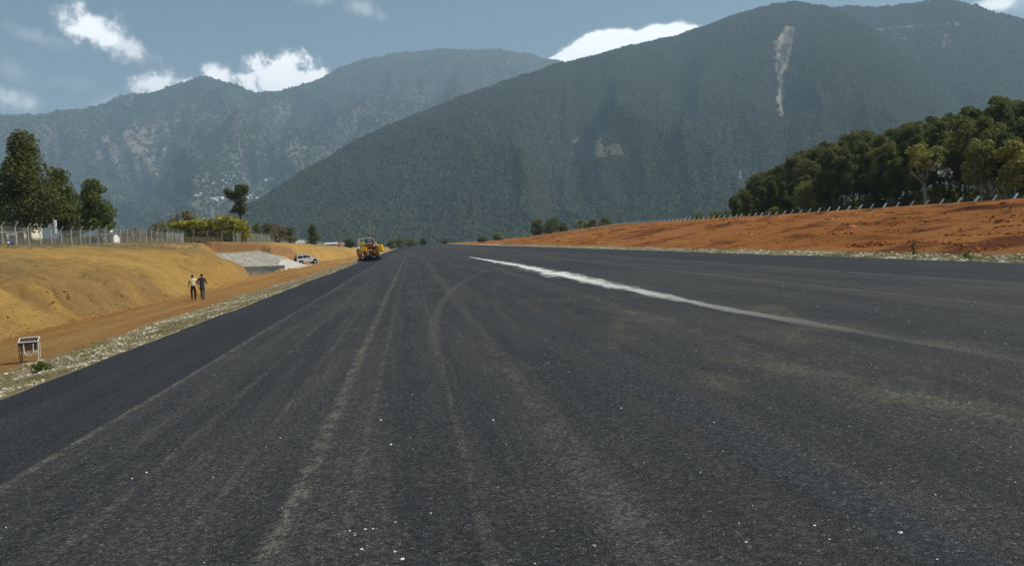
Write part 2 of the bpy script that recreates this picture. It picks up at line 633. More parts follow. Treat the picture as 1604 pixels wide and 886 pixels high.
m, t, b, _ = new_mat('forest_canopy')
oi = t.n('ShaderNodeObjectInfo')
g = t.n('ShaderNodeNewGeometry')
pn = t.noise(g.outputs['Position'], 0.0022, 4.0, 0.6)
r = t.m('ADD', t.m('MULTIPLY', oi.outputs['Random'], 0.8), t.m('MULTIPLY', pn, 0.5))
c = t.mix(t.ramp(r, 0.2, 0.95), (0.019, 0.027, 0.015), (0.058, 0.066, 0.036))
c = t.mix(t.ramp(r, 0.9, 1.1), c, (0.085, 0.072, 0.05))
t.put(b.inputs['Base Color'], c)
b.inputs['Roughness'].default_value = 1.0
b.inputs['Specular IOR Level'].default_value = 0.0
MAT['canopy'] = m

MAT['leaf_dark'] = leafmat('leaf_dark_green', (0.036, 0.054, 0.018), (0.135, 0.160, 0.048))
MAT['leaf_olive'] = leafmat('leaf_olive', (0.06, 0.07, 0.02), (0.20, 0.19, 0.06))
MAT['leaf_yellow'] = leafmat('leaf_yellow_green', (0.18, 0.20, 0.02), (0.62, 0.57, 0.08), 0.35, 0.45, 0.15)
MAT['leaf_mid'] = leafmat('leaf_mid_green', (0.045, 0.075, 0.02), (0.15, 0.20, 0.055))
MAT['leaf_dry'] = leafmat('leaf_dry_brown', (0.10, 0.085, 0.045), (0.25, 0.20, 0.11), 0.2, 0.8, 0.2)
MAT['leaf_gold'] = leafmat('leaf_pale_olive', (0.12, 0.14, 0.035), (0.37, 0.37, 0.11))
MAT['blossom'] = plain('white_blossom', (0.88, 0.88, 0.82), 0.6)
MAT['bark'] = plain('grey_bark', (0.16, 0.13, 0.10), 0.9, 0, 0.35, 8.0, 0.1)
MAT['bark_pale'] = plain('pale_bark', (0.34, 0.30, 0.24), 0.9, 0, 0.3, 8.0, 0.1)
MAT['grass_dry'] = leafmat('grass_dry', (0.16, 0.13, 0.06), (0.42, 0.36, 0.20), 0.2, 0.8, 0.0)
MAT['grass_green'] = leafmat('grass_green', (0.06, 0.09, 0.02), (0.20, 0.24, 0.07), 0.2, 0.7, 0.0)
MAT['gravel'] = leafmat('pale_gravel', (0.26, 0.22, 0.14), (0.74, 0.69, 0.55), 0.0, 0.95, 0.0)
MAT['post'] = plain('white_painted_post', (0.86, 0.86, 0.83), 0.55, 0, 0.12, 5.0)
MAT['post_grey'] = plain('weathered_post', (0.50, 0.49, 0.44), 0.7, 0, 0.2, 5.0)
MAT['wire'] = plain('galvanised_wire', (0.26, 0.27, 0.26), 0.6, 0.2, 0.1)
MAT['yellow'] = plain('yellow_machine_paint', (0.80, 0.46, 0.015), 0.45, 0, 0.12, 3.0)
MAT['orange'] = plain('rust_orange_machine', (0.36, 0.12, 0.035), 0.7, 0, 0.4, 5.0)
MAT['black'] = plain('black_rubber', (0.015, 0.015, 0.016), 0.75, 0, 0.2)
MAT['darkmetal'] = plain('dark_steel', (0.05, 0.045, 0.04), 0.6, 0.3, 0.3)
MAT['white'] = plain('white_paint', (0.80, 0.80, 0.77), 0.5, 0, 0.08)
MAT['silver'] = plain('silver_car_paint', (0.62, 0.64, 0.66), 0.3, 0.25, 0.04, 2.0, 0.6)
MAT['glass'] = plain('dark_window_glass', (0.012, 0.015, 0.02), 0.12, 0, 0.1, 2.0, 0.6)
MAT['rim'] = plain('alloy_rim', (0.45, 0.45, 0.46), 0.4, 0.6, 0.08)
MAT['lamp_red'] = plain('red_lamp_lens', (0.45, 0.02, 0.015), 0.25)
MAT['lamp_clear'] = plain('clear_lamp_lens', (0.7, 0.7, 0.68), 0.2)
MAT['skin'] = plain('skin', (0.22, 0.12, 0.075), 0.6, 0, 0.1, 10)
MAT['hair'] = plain('black_hair', (0.012, 0.010, 0.009), 0.7, 0, 0.2, 30)
MAT['shirt'] = plain('cream_shirt', (0.76, 0.70, 0.42), 0.85, 0, 0.15, 9)
MAT['sleeve'] = plain('dark_sleeve', (0.045, 0.035, 0.03), 0.85, 0, 0.2, 9)
MAT['trouser_dark'] = plain('dark_trousers', (0.025, 0.016, 0.016), 0.9, 0, 0.2, 9)
MAT['trouser_grey'] = plain('grey_trousers', (0.13, 0.12, 0.125), 0.9, 0, 0.2, 9)
MAT['jacket'] = plain('charcoal_jacket', (0.05, 0.05, 0.068), 0.85, 0, 0.2, 9)
MAT['shoe'] = plain('dark_shoe', (0.03, 0.022, 0.02), 0.7)
MAT['concrete'] = plain('weathered_concrete', (0.46, 0.44, 0.38), 0.9, 0, 0.22, 2.5, 0.15)
MAT['shaded_concrete'] = plain('shaded_drain_concrete', (0.36, 0.34, 0.30), 0.85, 0, 0.3, 1.5, 0.2)  # shade inside the drain put into a darker concrete colour
MAT['stone'] = leafmat('pitched_stone', (0.24, 0.22, 0.17), (0.56, 0.53, 0.44), 0.0, 0.95, 0.0)
MAT['wall_cream'] = plain('cream_wall', (0.74, 0.70, 0.52), 0.85, 0, 0.08, 1.0)
MAT['wall_white'] = plain('whitewashed_wall', (0.82, 0.82, 0.80), 0.85, 0, 0.06, 1.0)
MAT['roof_grey'] = plain('grey_sheet_roof', (0.12, 0.13, 0.14), 0.5, 0.2, 0.2, 2.0)
MAT['roof_pale'] = plain('pale_sheet_roof', (0.62, 0.63, 0.64), 0.5, 0.1, 0.15, 2.0)
MAT['roof_red'] = plain('faded_red_roof', (0.28, 0.10, 0.08), 0.6, 0.0, 0.2, 2.0)
MAT['cloth_white'] = plain('white_flag_cloth', (0.78, 0.80, 0.84), 0.8, 0, 0.08, 4)
MAT['blue'] = plain('blue_tarpaulin', (0.03, 0.05, 0.17), 0.4, 0, 0.3, 6)
MAT['tray_metal'] = plain('dusty_grey_metal', (0.11, 0.095, 0.085), 0.7, 0.2, 0.35, 9)
MAT['pale_metal'] = plain('pale_worn_metal', (0.62, 0.58, 0.50), 0.6, 0.1, 0.25, 12)
MAT['pylon'] = plain('pylon_steel', (0.55, 0.57, 0.58), 0.5, 0.3, 0.08)


# ------------------------------------------------------------------ the lie of the land
EDGE_L, EDGE_R, CROWN_X = -6.75, 25.0, 9.0


def runway_z(x):
    return 0.16 - 0.02 * np.abs(x - CROWN_X)


TOE = ((-700, -17.0), (60, -17.0), (98, -17.8), (110, -20.0), (167, -22.0), (222, -16.5), (400, -14.0), (900, -12.0))
BANK_D = (0, 0.5, 1.3, 2.2, 6, 13, 19, 25, 43, 180)
BANK_H = (0, 0.35, 1.45, 1.95, 3.1, 4.1, 4.5, 4.7, 5.0, 6.0)
BANK_S = ((-700, 1.0), (60, 1.02), (80, 1.03), (109, 1.03), (142, 1.16), (162, 1.02), (178, 1.2), (250, 1.0), (380, 0.5), (600, 0.25), (900, 0.1))
CREST = ((-700, 3.1), (80, 3.2), (137, 3.45), (241, 4.1), (371, 2.4), (563, 0.7), (900, 0.2))


def I(y, tab):
    return np.interp(y, [p[0] for p in tab], [p[1] for p in tab])


def recess_d(x, y):
    """signed distance (inside negative) to the cut in the left bank that holds the stone apron"""
    def half(x0, y0, x1, y1):
        nx, ny = (y1 - y0), -(x1 - x0)
        L = math.hypot(nx, ny)
        return ((x - x0) * nx + (y - y0) * ny) / L
    d1 = -half(-20.2, 106, -38.3, 174)       # left edge
    d2 = y - 175.5
    d3 = half(-21.0, 148, -30.0, 175)        # right edge, towards the second bank
    d3 = np.where(y < 148, -5.0, d3)
    d4 = 104 - y
    return np.maximum(np.maximum(d1, d2), np.maximum(d3, d4))


def apron_z(y):
    return np.interp(y, (104, 128, 130, 175), (-1.0, -1.0, -0.35, 1.65))


def ground_z(x, y, detail=True):
    x = np.asarray(x, float)
    y = np.asarray(y, float)
    x, y = np.broadcast_arrays(x, y)
    # left of the runway
    toe = I(y, TOE)
    toe = toe + fbm(y / 9.0, y * 0 + 3.3, 3, 5) * 0.9
    d = toe - x
    s = I(y, BANK_S)
    bank = np.interp(d, BANK_D, BANK_H) * s - 1.0
    lowz = np.interp(x, (-40, -16.5, -11.5, -10.2, EDGE_L - 0.1, EDGE_L + 0.3), (-1.0, -1.0, -0.86, -0.75, -0.2, -0.2))
    left = np.where(d > 0, np.maximum(bank, -1.0), lowz)
    rd = recess_d(x, y)
    cut = apron_z(y) + np.maximum(rd, 0) * 0.95 + np.where(y > 174, np.clip(rd, 0, 10) * 0.25, 0)
    left = np.where((d > 0) & (y > 95) & (y < 215), np.minimum(left, np.where(rd < 60, cut, 99)), left)
    # pit of the drain in front of the apron
    pit = (y > 111.5) & (y < 130.2) & (rd < -0.3) & (x < -19.2)
    left = np.where(pit, -2.3, left)
    # right of the runway
    c = I(y, CREST)
    u = np.clip((x - 28.5) / 28.5, 0, 1)
    up = -0.12 + (c + 0.12) * (1.25 * u - 0.25 * u * u)
    right = np.where(x < 28.5, np.interp(x, (EDGE_R - 0.3, EDGE_R + 0.1, 27, 28.5), (-0.36, -0.27, -0.24, -0.12)), up)
    right = np.where(x > 57, c - 2.0 * sstep(57, 60.5, x), right)
    z = np.where(x < 0, left, right)
    under = (x > EDGE_L + 0.3) & (x < EDGE_R - 0.3)
    z = np.where(under, np.minimum(runway_z(x) - 0.22, 0), z)
    # the land falls away from the airstrip towards the valley
    fall = np.maximum(np.maximum(sstep(150, 900, np.abs(x)), sstep(930, 1500, y)), sstep(-100, -900, y))
    z = z * (1 - fall) + (-45.0) * fall
    if detail:
        near = 1 - sstep(250, 700, y)
        bw = np.clip(d / 1.0, 0, 1) * (1 - sstep(5.5, 9.5, d)) * (x < 0)
        wy = y + 0.55 * d + fbm(x / 3, y / 3, 2, 21) * 0.9
        wy = wy + 0.35 * fbm(x / 0.9, y / 0.9, 2, 22)
        rills = ridged(wy / 2.3, d / 7.0, 1, 11)
        rill2 = ridged(wy / 0.95 + 3.3, d / 3.0, 2, 12)
        live = sstep(-0.25, 0.3, fbm(x / 6.0, y / 8.0, 2, 23))
        grv = np.maximum(rills - 0.66, 0) * 2.1 + np.maximum(rill2 - 0.66, 0) * 1.7 * live
        pits = np.maximum(fbm(x / 0.75, y / 0.9, 2, 24) - 0.32, 0) * 1.5 * (1 - sstep(3.0, 8.5, d)) * (d > 0.2)
        z = z + near * 0.11 * fbm(x / 0.55, y / 0.55, 3, 25) * np.clip(d, 0, 1) * (x < 0) * (d < 14) * (rd > 0.2)
        z = z - near * (bw * grv + pits * (x < 0)) * np.where(rd < 0, 0, 1)
        lump = fbm(x / 2.2, y / 2.2, 4, 31)
        hum = fbm(x / 7.0, y / 9.0, 3, 51)
        z = z + near * np.where(x < 0, np.where(d > 0, np.where(rd < 0.2, 0, 0.10 * lump + 0.18 * hum * np.clip(d / 8, 0, 1)), np.where(x < -10.4, 0.035 * lump, np.where(x < EDGE_L - 0.25, 0.05 * fbm(x / .5, y / .5, 3, 3), 0))), 0)
        fur = fbm(x / 0.9 + hum * 0.6, y / 11.0, 4, 71)
        rm = (x > 28.0) * sstep(28, 31, x) * (1 - 0.85 * sstep(52, 56, x))
        z = z + near * rm * (0.10 * lump + 0.14 * hum + 0.10 * fur + 0.8 * np.maximum(fbm(x / 1.0 + hum, y / 12.0, 3, 78) - 0.20, 0) * sstep(-0.3, 0.25, fbm(x / 9, y / 14, 2, 79)) - 0.10 * np.maximum(ridged(x / 3.0, y / 22.0, 2, 77) - 0.62, 0) * 3)
        z = z + near * 0.05 * fbm(x / .6, y / .6, 3, 13) * ((x > EDGE_R + 0.25) & (x < 28.6))
    return z


def gz(x, y):
    return float(ground_z(np.array([x]), np.array([y]))[0])


def gz_patch(x, y):
    """lowest ground near a point: a foot can stand on it without hovering"""
    return min(gz(x + a, y + b) for a in (-0.3, 0, 0.3) for b in (-0.3, 0, 0.3))


def geo(a, b, n, q):
    t_ = (q ** np.linspace(0, 1, n) - 1) / (q - 1)
    return a + (b - a) * t_


gx = np.concatenate([-geo(62, 11000, 34, 4000)[::-1], np.arange(-61.5, -28, 0.5), np.arange(-28, EDGE_L - 0.3, 0.22), [EDGE_L - 0.25, EDGE_L - 0.1, EDGE_L + 0.1, EDGE_L + 0.3], np.arange(-5.5, 24.5, 2.0),
                     [EDGE_R - 0.3, EDGE_R - 0.1, EDGE_R + 0.1, EDGE_R + 0.25], np.arange(EDGE_R + 0.6, 62, 0.26), geo(62.6, 11000, 42, 3000)])
gy = np.concatenate([-geo(2, 700, 14, 200)[::-1], np.arange(0, 14, 1.5), np.arange(14, 108, 0.24), np.arange(108.2, 240, 0.6), geo(240.8, 950, 130, 9), geo(958, 12500, 34, 60)])
GX, GY = np.meshgrid(gx, gy)
GZ = ground_z(GX, GY)
# soil colours: what the ground is made of
toe_a = I(GY, TOE) + fbm(GY / 9.0, GY * 0 + 3.3, 3, 5) * 0.9
D_a = toe_a - GX
RD = recess_d(GX, GY)
nA, nB, nC = fbm(GX / 6, GY / 6, 4, 101), fbm(GX / 1.4, GY / 1.4, 3, 103), fbm(GX / 25, GY / 25, 3, 105)
nF = fbm(GX / 1.0, GY / 16.0, 4, 107)
OCHRE, OCHRE2 = np.array((.43, .275, .085)), np.array((.35, .21, .062))
TRACK, TRACK2 = np.array((.32, .165, .05)), np.array((.40, .235, .09))
GRAV, GRAV2 = np.array((.46, .41, .28)), np.array((.27, .22, .11))
GRASS, GRASS2 = np.array((.20, .165, .075)), np.array((.30, .23, .11))
RED, RED2 = np.array((.31, .115, .029)), np.array((.36, .165, .046))
CUTRED = np.array((.29, .15, .065))
VALLEY = np.array((.045, .06, .025))


def L3(a, b, f):
    return a + (b - a) * np.clip(f, 0, 1)[..., None]


C = L3(np.broadcast_to(OCHRE, GX.shape + (3,)), OCHRE2, 0.5 + 0.9 * nA)
C = L3(C, np.array((.27, .17, .07)), sstep(0.05, 0.5, nC + 0.4 * nB) * 0.8)
gb = sstep(10.5, 15, D_a + 3.0 * nA + 1.5 * nB)
C = L3(C, L3(np.broadcast_to(GRASS, GX.shape + (3,)), GRASS2, 0.5 + nB), gb * 0.85)
C = L3(C, np.array((.21, .165, .075)), (D_a > 5) * sstep(0.0, 0.35, fbm(GX / 4, GY / 18, 4, 140) + 0.02 * (60 - GY) * 0.3 * (GY < 75)) * 0.55 * (D_a < 14))
tr = L3(np.broadcast_to(TRACK, GX.shape + (3,)), TRACK2, 0.45 + 1.1 * nF)
C = L3(C, tr, sstep(0.2, -0.4, D_a))
gvl = L3(np.broadcast_to(GRAV, GX.shape + (3,)), GRAV2, 0.5 + 1.1 * nB)
C = L3(C, gvl, sstep(-11.2, -10.2, GX + 1.1 * nA + 0.5 * nB) * (GX < 0))
cutm = (RD < 7) & (GY > 165) & (GY < 200) & (D_a > 0)
C = L3(C, CUTRED, cutm * 0.9)
C = L3(C, np.array((.36, .35, .30)), (RD < 0.1) * (GY > 126) * (D_a > 0) * 1.0)
rc = L3(np.broadcast_to(RED, GX.shape + (3,)), RED2, 0.35 + 0.9 * nF + 0.5 * nC)
rc = L3(rc, np.array((.15, .05, .017)), sstep(0.1, 0.5, nA + 0.3 * nB))
C = np.where((GX > 0)[..., None], rc, C)
gr = sstep(29.0, 28.2, GX + 0.7 * nA + 0.4 * nB) * (GX > 0)
C = L3(C, L3(gvl, np.array((.17, .16, .07)), 0.35 + 0.9 * nA), gr)
C = L3(C, np.array((.09, .075, .035)), sstep(57.8, 60, GX))
C = L3(C, VALLEY, np.maximum(sstep(500, 900, GY), np.maximum(sstep(90, 160, np.abs(GX)), sstep(-20, -120, GY))))
soilC = C.reshape(-1, 3)

nx_, ny_ = len(gx), len(gy)
allV = np.stack([GX, GY, GZ], -1).reshape(-1, 3)
iy_, ix_ = np.meshgrid(np.arange(ny_ - 1), np.arange(nx_ - 1), indexing='ij')
i0 = (iy_ * nx_ + ix_)
allF = np.stack([i0, i0 + 1, i0 + 1 + nx_, i0 + nx_], -1).reshape(-1, 4)
fcx = (GX[:-1, :-1] + GX[1:, 1:]).ravel() / 2
fcy = (GY[:-1, :-1] + GY[1:, 1:]).ravel() / 2
fd = D_a[:-1, :-1].ravel()
frd = RD[:-1, :-1].ravel()
inrow = (fcy > -2) & (fcy < 950)
zone = np.zeros(len(allF), int)
zone[inrow & (fcx < 0) & (fd > 0) & (fd < 16)] = 1                       # bank
zone[inrow & (fcx < -10.6) & (fd <= 0)] = 2                             # dirt track
zone[inrow & (fcx >= -10.6) & (fcx < EDGE_L + 0.3)] = 3                 # left shoulder
zone[inrow & (fcx > EDGE_R - 0.3) & (fcx < 28.6)] = 4                   # right shoulder
zone[inrow & (fcx >= 28.6) & (fcx < 60)] = 5                            # red field


def sub_mesh(name, mask, mat):
    F = allF[mask]
    used, inv = np.unique(F, return_inverse=True)
    me = mesh_np(name, allV[used], inv.reshape(-1, 4), smooth=True)
    ca = me.color_attributes.new('soil', 'FLOAT_COLOR', 'POINT')
    ca.data.foreach_set('color', np.concatenate([soilC[used], np.ones((len(used), 1))], 1).astype(np.float32).ravel())
    return link(name, me, mat)


for zi, (nm, lb, ct) in enumerate((
        ('ground', 'grassy ground and valley floor around the airstrip', 'ground'),
        ('earth_bank', 'ochre cut earth bank with erosion rills along the left side', 'bank'),
        ('dirt_track', 'orange brown dirt track between the bank and the runway shoulder', 'track'),
        ('gravel_shoulder', 'pale stony shoulder along the left edge of the black runway', 'shoulder'),
        ('gravel_shoulder', 'pale weedy gravel strip along the right edge of the runway', 'shoulder'),
        ('red_earth_field', 'graded red earth field sloping up to the white post fence', 'field'))):
    tag(sub_mesh(nm, zone == zi, MAT['soil']), lb, ct, kind='structure')

# runway slab -------------------------------------------------------------
ry = np.concatenate([np.arange(-60, 0, 6.0), np.arange(0, 130, 0.8), geo(130.8, 920, 90, 12)])
prof_x = np.concatenate([[0.0, 0.0], np.linspace(0.03, 0.97, 26), [1.0, 1.0]])
el = EDGE_L + 0.17 * fbm(ry / 2.2, ry * 0, 4, 201, 0.65) + 0.10 * fbm(ry / 14, ry * 0, 2, 202)
er = EDGE_R + 0.12 * fbm(ry / 2.2, ry * 0 + 5, 3, 203)
RV = []
for yy, a, bb in zip(ry, el, er):
    xs = a + (bb - a) * prof_x
    zs = runway_z(xs)
    zs[0] -= 0.30
    zs[-1] -= 0.30
    zs[1] -= 0.012
    xs[0] -= 0.04
    xs[-1] += 0.04
    RV.append(np.stack([xs, np.full_like(xs, yy), zs], -1))
RV = np.concatenate(RV)
kx = len(prof_x)
j0 = (np.arange(len(ry) - 1)[:, None] * kx + np.arange(kx - 1)[None]).ravel()
runway = link('runway', mesh_np('runway', RV, np.stack([j0, j0 + 1, j0 + 1 + kx, j0 + kx], -1)), MAT['asphalt'])
tag(runway, 'wide black asphalt runway with lengthwise paving joints', 'runway', kind='structure')

# chalk centre line --------------------------------------------------------
cp = [(735, 402), (800, 413), (900, 434), (1000, 455), (1100, 476), (1250, 503), (1400, 530), (1520, 550), (1604, 566)]
cw = [0.4, 1.3, 1.5, 0.95, 0.65, 0.5, 0.4, 0.35, 0.3]
ca_ = [0.8, 1.0, 1.0, 0.7, 0.36, 0.14, 0.06, 0.035, 0.025]
cpw = [on_z(px, py, 0.13) for px, py in cp]
pyy = np.array([p.y for p in cpw])[::-1]
pxx = np.array([p.x for p in cpw])[::-1]
cyy = np.concatenate([np.arange(2, 40, 0.5), np.arange(40, pyy[-1], 1.0)])
cxx = np.interp(cyy, pyy, pxx)
cww = np.interp(cyy, pyy, cw[::-1]) * (1 + 0.45 * fbm(cyy / 5, cyy * 0, 4, 9))
caa = np.interp(cyy, pyy, ca_[::-1])
CV, CC = [], []
for yy, xx, w_, a_ in zip(cyy, cxx, cww, caa):
    for q in np.linspace(0, 1, 7):
        x_ = xx + (q - 0.5) * w_ * 2.0
        CV.append((x_, yy, float(runway_z(np.array(x_))) + 0.004))
        CC.append((q, a_, 0, 1))
j0 = (np.arange(len(cyy) - 1)[:, None] * 7 + np.arange(6)[None]).ravel()
cme = mesh_np('chalk_line', np.array(CV), np.stack([j0, j0 + 1, j0 + 8, j0 + 7], -1))
at_ = cme.color_attributes.new('cross', 'FLOAT_COLOR', 'POINT')
at_.data.foreach_set('color', np.array(CC, dtype=np.float32).ravel())
tag(link('chalk_line', cme, MAT['chalk']), 'smeared white chalk line along the middle of the runway', 'marking', kind='structure')


# ------------------------------------------------------------------ mountains
def skyline(pts, ext):
    a = [azel(*p) for p in pts]
    a = [(rad(ext[0][0]), rad(ext[0][1]))] + a + [(rad(ext[1][0]), rad(ext[1][1]))]
    return np.array([p[0] for p in a]), np.array([p[1] for p in a])


def inpoly(px, py, poly):
    ins = np.zeros(px.shape, bool)
    n = len(poly)
    for i in range(n):
        x0, y0 = poly[i]
        x1, y1 = poly[(i + 1) % n]
        c = ((y0 > py) != (y1 > py)) & (px < (x1 - x0) * (py - y0) / (y1 - y0 + 1e-9) + x0)
        ins ^= c
    return ins


def to_px(V):
    q = (V - np.array(CAM)) @ np.array(M3)
    return W0 / 2 + F0 * q[:, 0] / -q[:, 2], H0 / 2 - F0 * q[:, 1] / -q[:, 2]


def mountain(name, label, sk, R0, Rr, azr, na, nr, seed, spur, kspur, mat, colf, back=1.7, pw=1.15, crease=None, rough=10.0):
    az = np.linspace(rad(azr[0]), rad(azr[1]), na)
    e = np.interp(az, sk[0], sk[1]) + 0.0016 * fbm(az * 60, az * 0 + seed, 4, seed)
    R = np.interp(az, [rad(a) for a, _ in Rr], [r for _, r in Rr])
    H = np.tan(e) * R + 2.0
    tt = np.concatenate([np.linspace(0, 1, nr), np.linspace(1, back, nr // 4)[1:]])
    AZ, TT = np.meshgrid(az, tt, indexing='ij')
    r0 = np.interp(az, [rad(a) for a, _ in R0], [r for _, r in R0])[:, None]
    RR = r0 + (R[:, None] - r0) * TT
    X, Y = RR * np.sin(AZ), RR * np.cos(AZ)
    Hc = H[:, None]
    up = np.clip(TT, 0, 1) ** pw
    dn = np.clip((TT - 1) / (back - 1), 0, 1)
    shape = up * (1 - dn ** 1.3)
    base = -50.0
    Z = base + (Hc - base) * shape
    env = np.clip(4 * TT * (1.02 - TT), 0, 1) ** 0.8
    wz = AZ * kspur + 0.5 * fbm(AZ * kspur * 0.5, TT * 2.0, 3, seed + 3) + 0.25 * TT
    sp_ = ridged(wz, TT * 1.6, 5, seed + 1, 0.5) - 0.55
    Z = Z + env * spur * sp_ * np.clip(Hc / 500.0, 0.15, 1.4)
    Z = Z + env * rough * fbm(X / 120.0, Y / 120.0, 4, seed + 9)
    if crease is not None:
        Z = Z - crease(AZ, TT) * env
    cap = 2.0 + RR * np.tan(np.interp(AZ, az, e)) - (1 - np.clip(TT, 0, 1)) * 12
    Z = np.where(TT < 1.0, np.minimum(Z, cap), Z)
    V = np.stack([X, Y, Z], -1).reshape(-1, 3)
    k = len(tt)
    j = (np.arange(na - 1)[:, None] * k + np.arange(k - 1)[None]).ravel()
    F = np.stack([j, j + k, j + k + 1, j + 1], -1)
    me = mesh_np(name, V, F, smooth=True)
    col, bare = colf(V, TT.ravel(), sp_.ravel())
    c = me.color_attributes.new('soil', 'FLOAT_COLOR', 'POINT')
    c.data.foreach_set('color', np.concatenate([col, np.ones((len(col), 1))], 1).astype(np.float32).ravel())
    o = link(name, me, mat)
    tag(o, label, 'mountain', kind='structure')
    return o, V, bare.reshape(AZ.shape), (na, k), AZ, TT, F


FORE = np.array((.025, .034, .02))
FORE2 = np.array((.055, .058, .034))
ROCK = np.array((.34, .29, .24))
SCAR = np.array((.29, .25, .20))


def blob_mask(px, py, lst, seed):
    m_ = np.zeros(px.shape)
    nz = fbm(px / 16.0, py / 16.0, 5, seed, 0.65)
    for cx, cyy_, w, h, s in lst:
        d = np.sqrt(((px - cx) / w) ** 2 + ((py - cyy_) / h) ** 2) + nz * 0.9
        m_ = np.maximum(m_, sstep(1.1, 0.6, d) * s)
    return m_


def col_near(V, TT, sp_):
    px, py = to_px(V)
    nz = fbm(V[:, 0] / 300, V[:, 1] / 300, 4, 61)
    col = FORE + (FORE2 - FORE) * np.clip(0.5 + 0.8 * nz, 0, 1)[:, None]
    nz2 = fbm(px / 7.0, py / 7.0, 3, 62) * 5
    poly = [(1229, 42), (1248, 44), (1243, 62), (1240, 85), (1236, 105), (1232, 125), (1230, 150), (1229, 176), (1232, 190), (1217, 184), (1214, 160), (1217, 130), (1214, 105), (1212, 82), (1214, 66)]
    sc = inpoly(px + nz2, py + 0.6 * nz2, poly) * np.clip(0.7 + 1.4 * fbm(px / 5.0, py / 8.0, 3, 64), 0.1, 1.1)
    rk = blob_mask(px, py, [(925, 240, 30, 26, 1.0), (968, 238, 24, 12, 0.9), (910, 222, 16, 9, .7), (860, 222, 14, 9, .6), (985, 182, 14, 10, .5), (790, 232, 16, 8, .5), (880, 180, 14, 7, .4), (1170, 46, 34, 5, .35), (700, 250, 18, 8, .3)], 63)
    bare = np.maximum((sc > 0) * 1.0, rk)
    col = col + (SCAR - col) * np.minimum(sc, 1)[:, None]
    col = col + (np.array((.30, .25, .22)) - col) * (rk * (1 - sc) * 0.22)[:, None]
    return col, bare


def col_back(V, TT, sp_):
    px, py = to_px(V)
    nz = fbm(V[:, 0] / 350, V[:, 1] / 350, 4, 65)
    col = FORE + (FORE2 - FORE) * np.clip(0.5 + 0.8 * nz, 0, 1)[:, None]
    nz2 = fbm(px / 9.0, py / 9.0, 3, 66)
    rk = np.maximum(sstep(3.2, 1.2, np.abs(py + nz2 * 3 - np.interp(px, (1350, 1390, 1430, 1500), (50, 45, 42, 38)))) * (px > 1350) * (px < 1500),
                    blob_mask(px, py, [(1412, 58, 20, 10, .55), (1480, 66, 14, 12, .6), (1355, 48, 8, 6, .9), (1500, 38, 8, 4, .8)], 67))
    col = col + (SCAR * 0.8 - col) * (rk * 0.85)[:, None]
    return col, rk


def col_far(V, TT, sp_):
    px, py = to_px(V)
    nz = fbm(V[:, 0] / 420, V[:, 1] / 420, 5, 71)
    col = np.array((.040, .047, .032)) + np.array((.075, .062, .045)) * np.clip(0.45 + 1.0 * nz, 0, 1)[:, None]
    low = sstep(140, 330, py)
    col = col + (np.array((.10, .095, .055)) - col) * (sstep(0.0, 0.4, nz + 0.25) * low * 0.55)[:, None]
    rk = blob_mask(px, py, [(190, 235, 44, 30, 1.), (235, 255, 36, 26, 1.), (215, 215, 36, 18, .9), (290, 222, 22, 12, .6), (265, 200, 22, 12, .5),
                            (330, 180, 26, 12, .45), (370, 240, 14, 30, .4), (410, 250, 40, 16, .45), (310, 255, 16, 12, .4), (460, 235, 30, 12, .45),
                            (205, 165, 5, 14, .8), (560, 205, 26, 8, .35), (420, 190, 14, 12, .3), (285, 190, 16, 14, .4), (380, 298, 40, 14, .35), (250, 290, 20, 12, .35)], 73)
    rk = rk * np.clip(0.55 + 0.9 * fbm(px / 6.0, py / 9.0, 3, 74), 0, 1)
    col = col + (np.array((.27, .225, .19)) - col) * rk[:, None]
    return col, rk


sk_near = skyline([(250, 392), (330, 352), (400, 318), (500, 256), (600, 203), (700, 162), (800, 127), (870, 101), (960, 83), (1060, 57), (1150, 28), (1200, 12), (1240, 5), (1300, 14), (1340, 32), (1373, 50), (1435, 97), (1507, 162), (1560, 212), (1604, 255)], ((-40, -1.5), (52, 0.5)))
sk_back = skyline([(1100, 130), (1200, 62), (1290, 17), (1340, 11), (1400, 10), (1440, 6), (1480, 1), (1505, 6), (1540, 16), (1560, 22), (1604, 32)], ((4, 0.0), (56, 10)))
sk_far = skyline([(0, 187), (60, 184), (130, 179), (165, 166), (190, 156), (240, 150), (270, 138), (300, 130), (318, 126), (345, 130), (375, 139), (400, 149), (440, 146), (475, 136), (490, 131), (510, 122), (530, 110), (560, 99), (620, 86), (700, 79), (740, 82), (780, 80), (840, 91), (870, 98), (940, 120), (1040, 165)], ((-44, 7.0), (22, 2)))


def crease_near(AZ, TT):
    # gully of the landslide running down to the valley, and a second hollow
    a1 = np.interp(TT, (0, 0.35, 0.6, 1.0), (azel(1185, 300)[0], azel(1235, 240)[0], azel(1226, 180)[0], azel(1235, 50)[0]))
    g = 30 * np.exp(-((AZ - a1) / 0.02) ** 2) + 70 * np.exp(-((AZ - a1) / 0.06) ** 2)
    a2 = np.interp(TT, (0, 0.5, 1.0), (azel(840, 330)[0], azel(900, 250)[0], azel(1010, 130)[0]))
    g = g + 60 * np.exp(-((AZ - a2) / 0.03) ** 2)
    return g * np.clip((1 - TT) * 3, 0, 1)


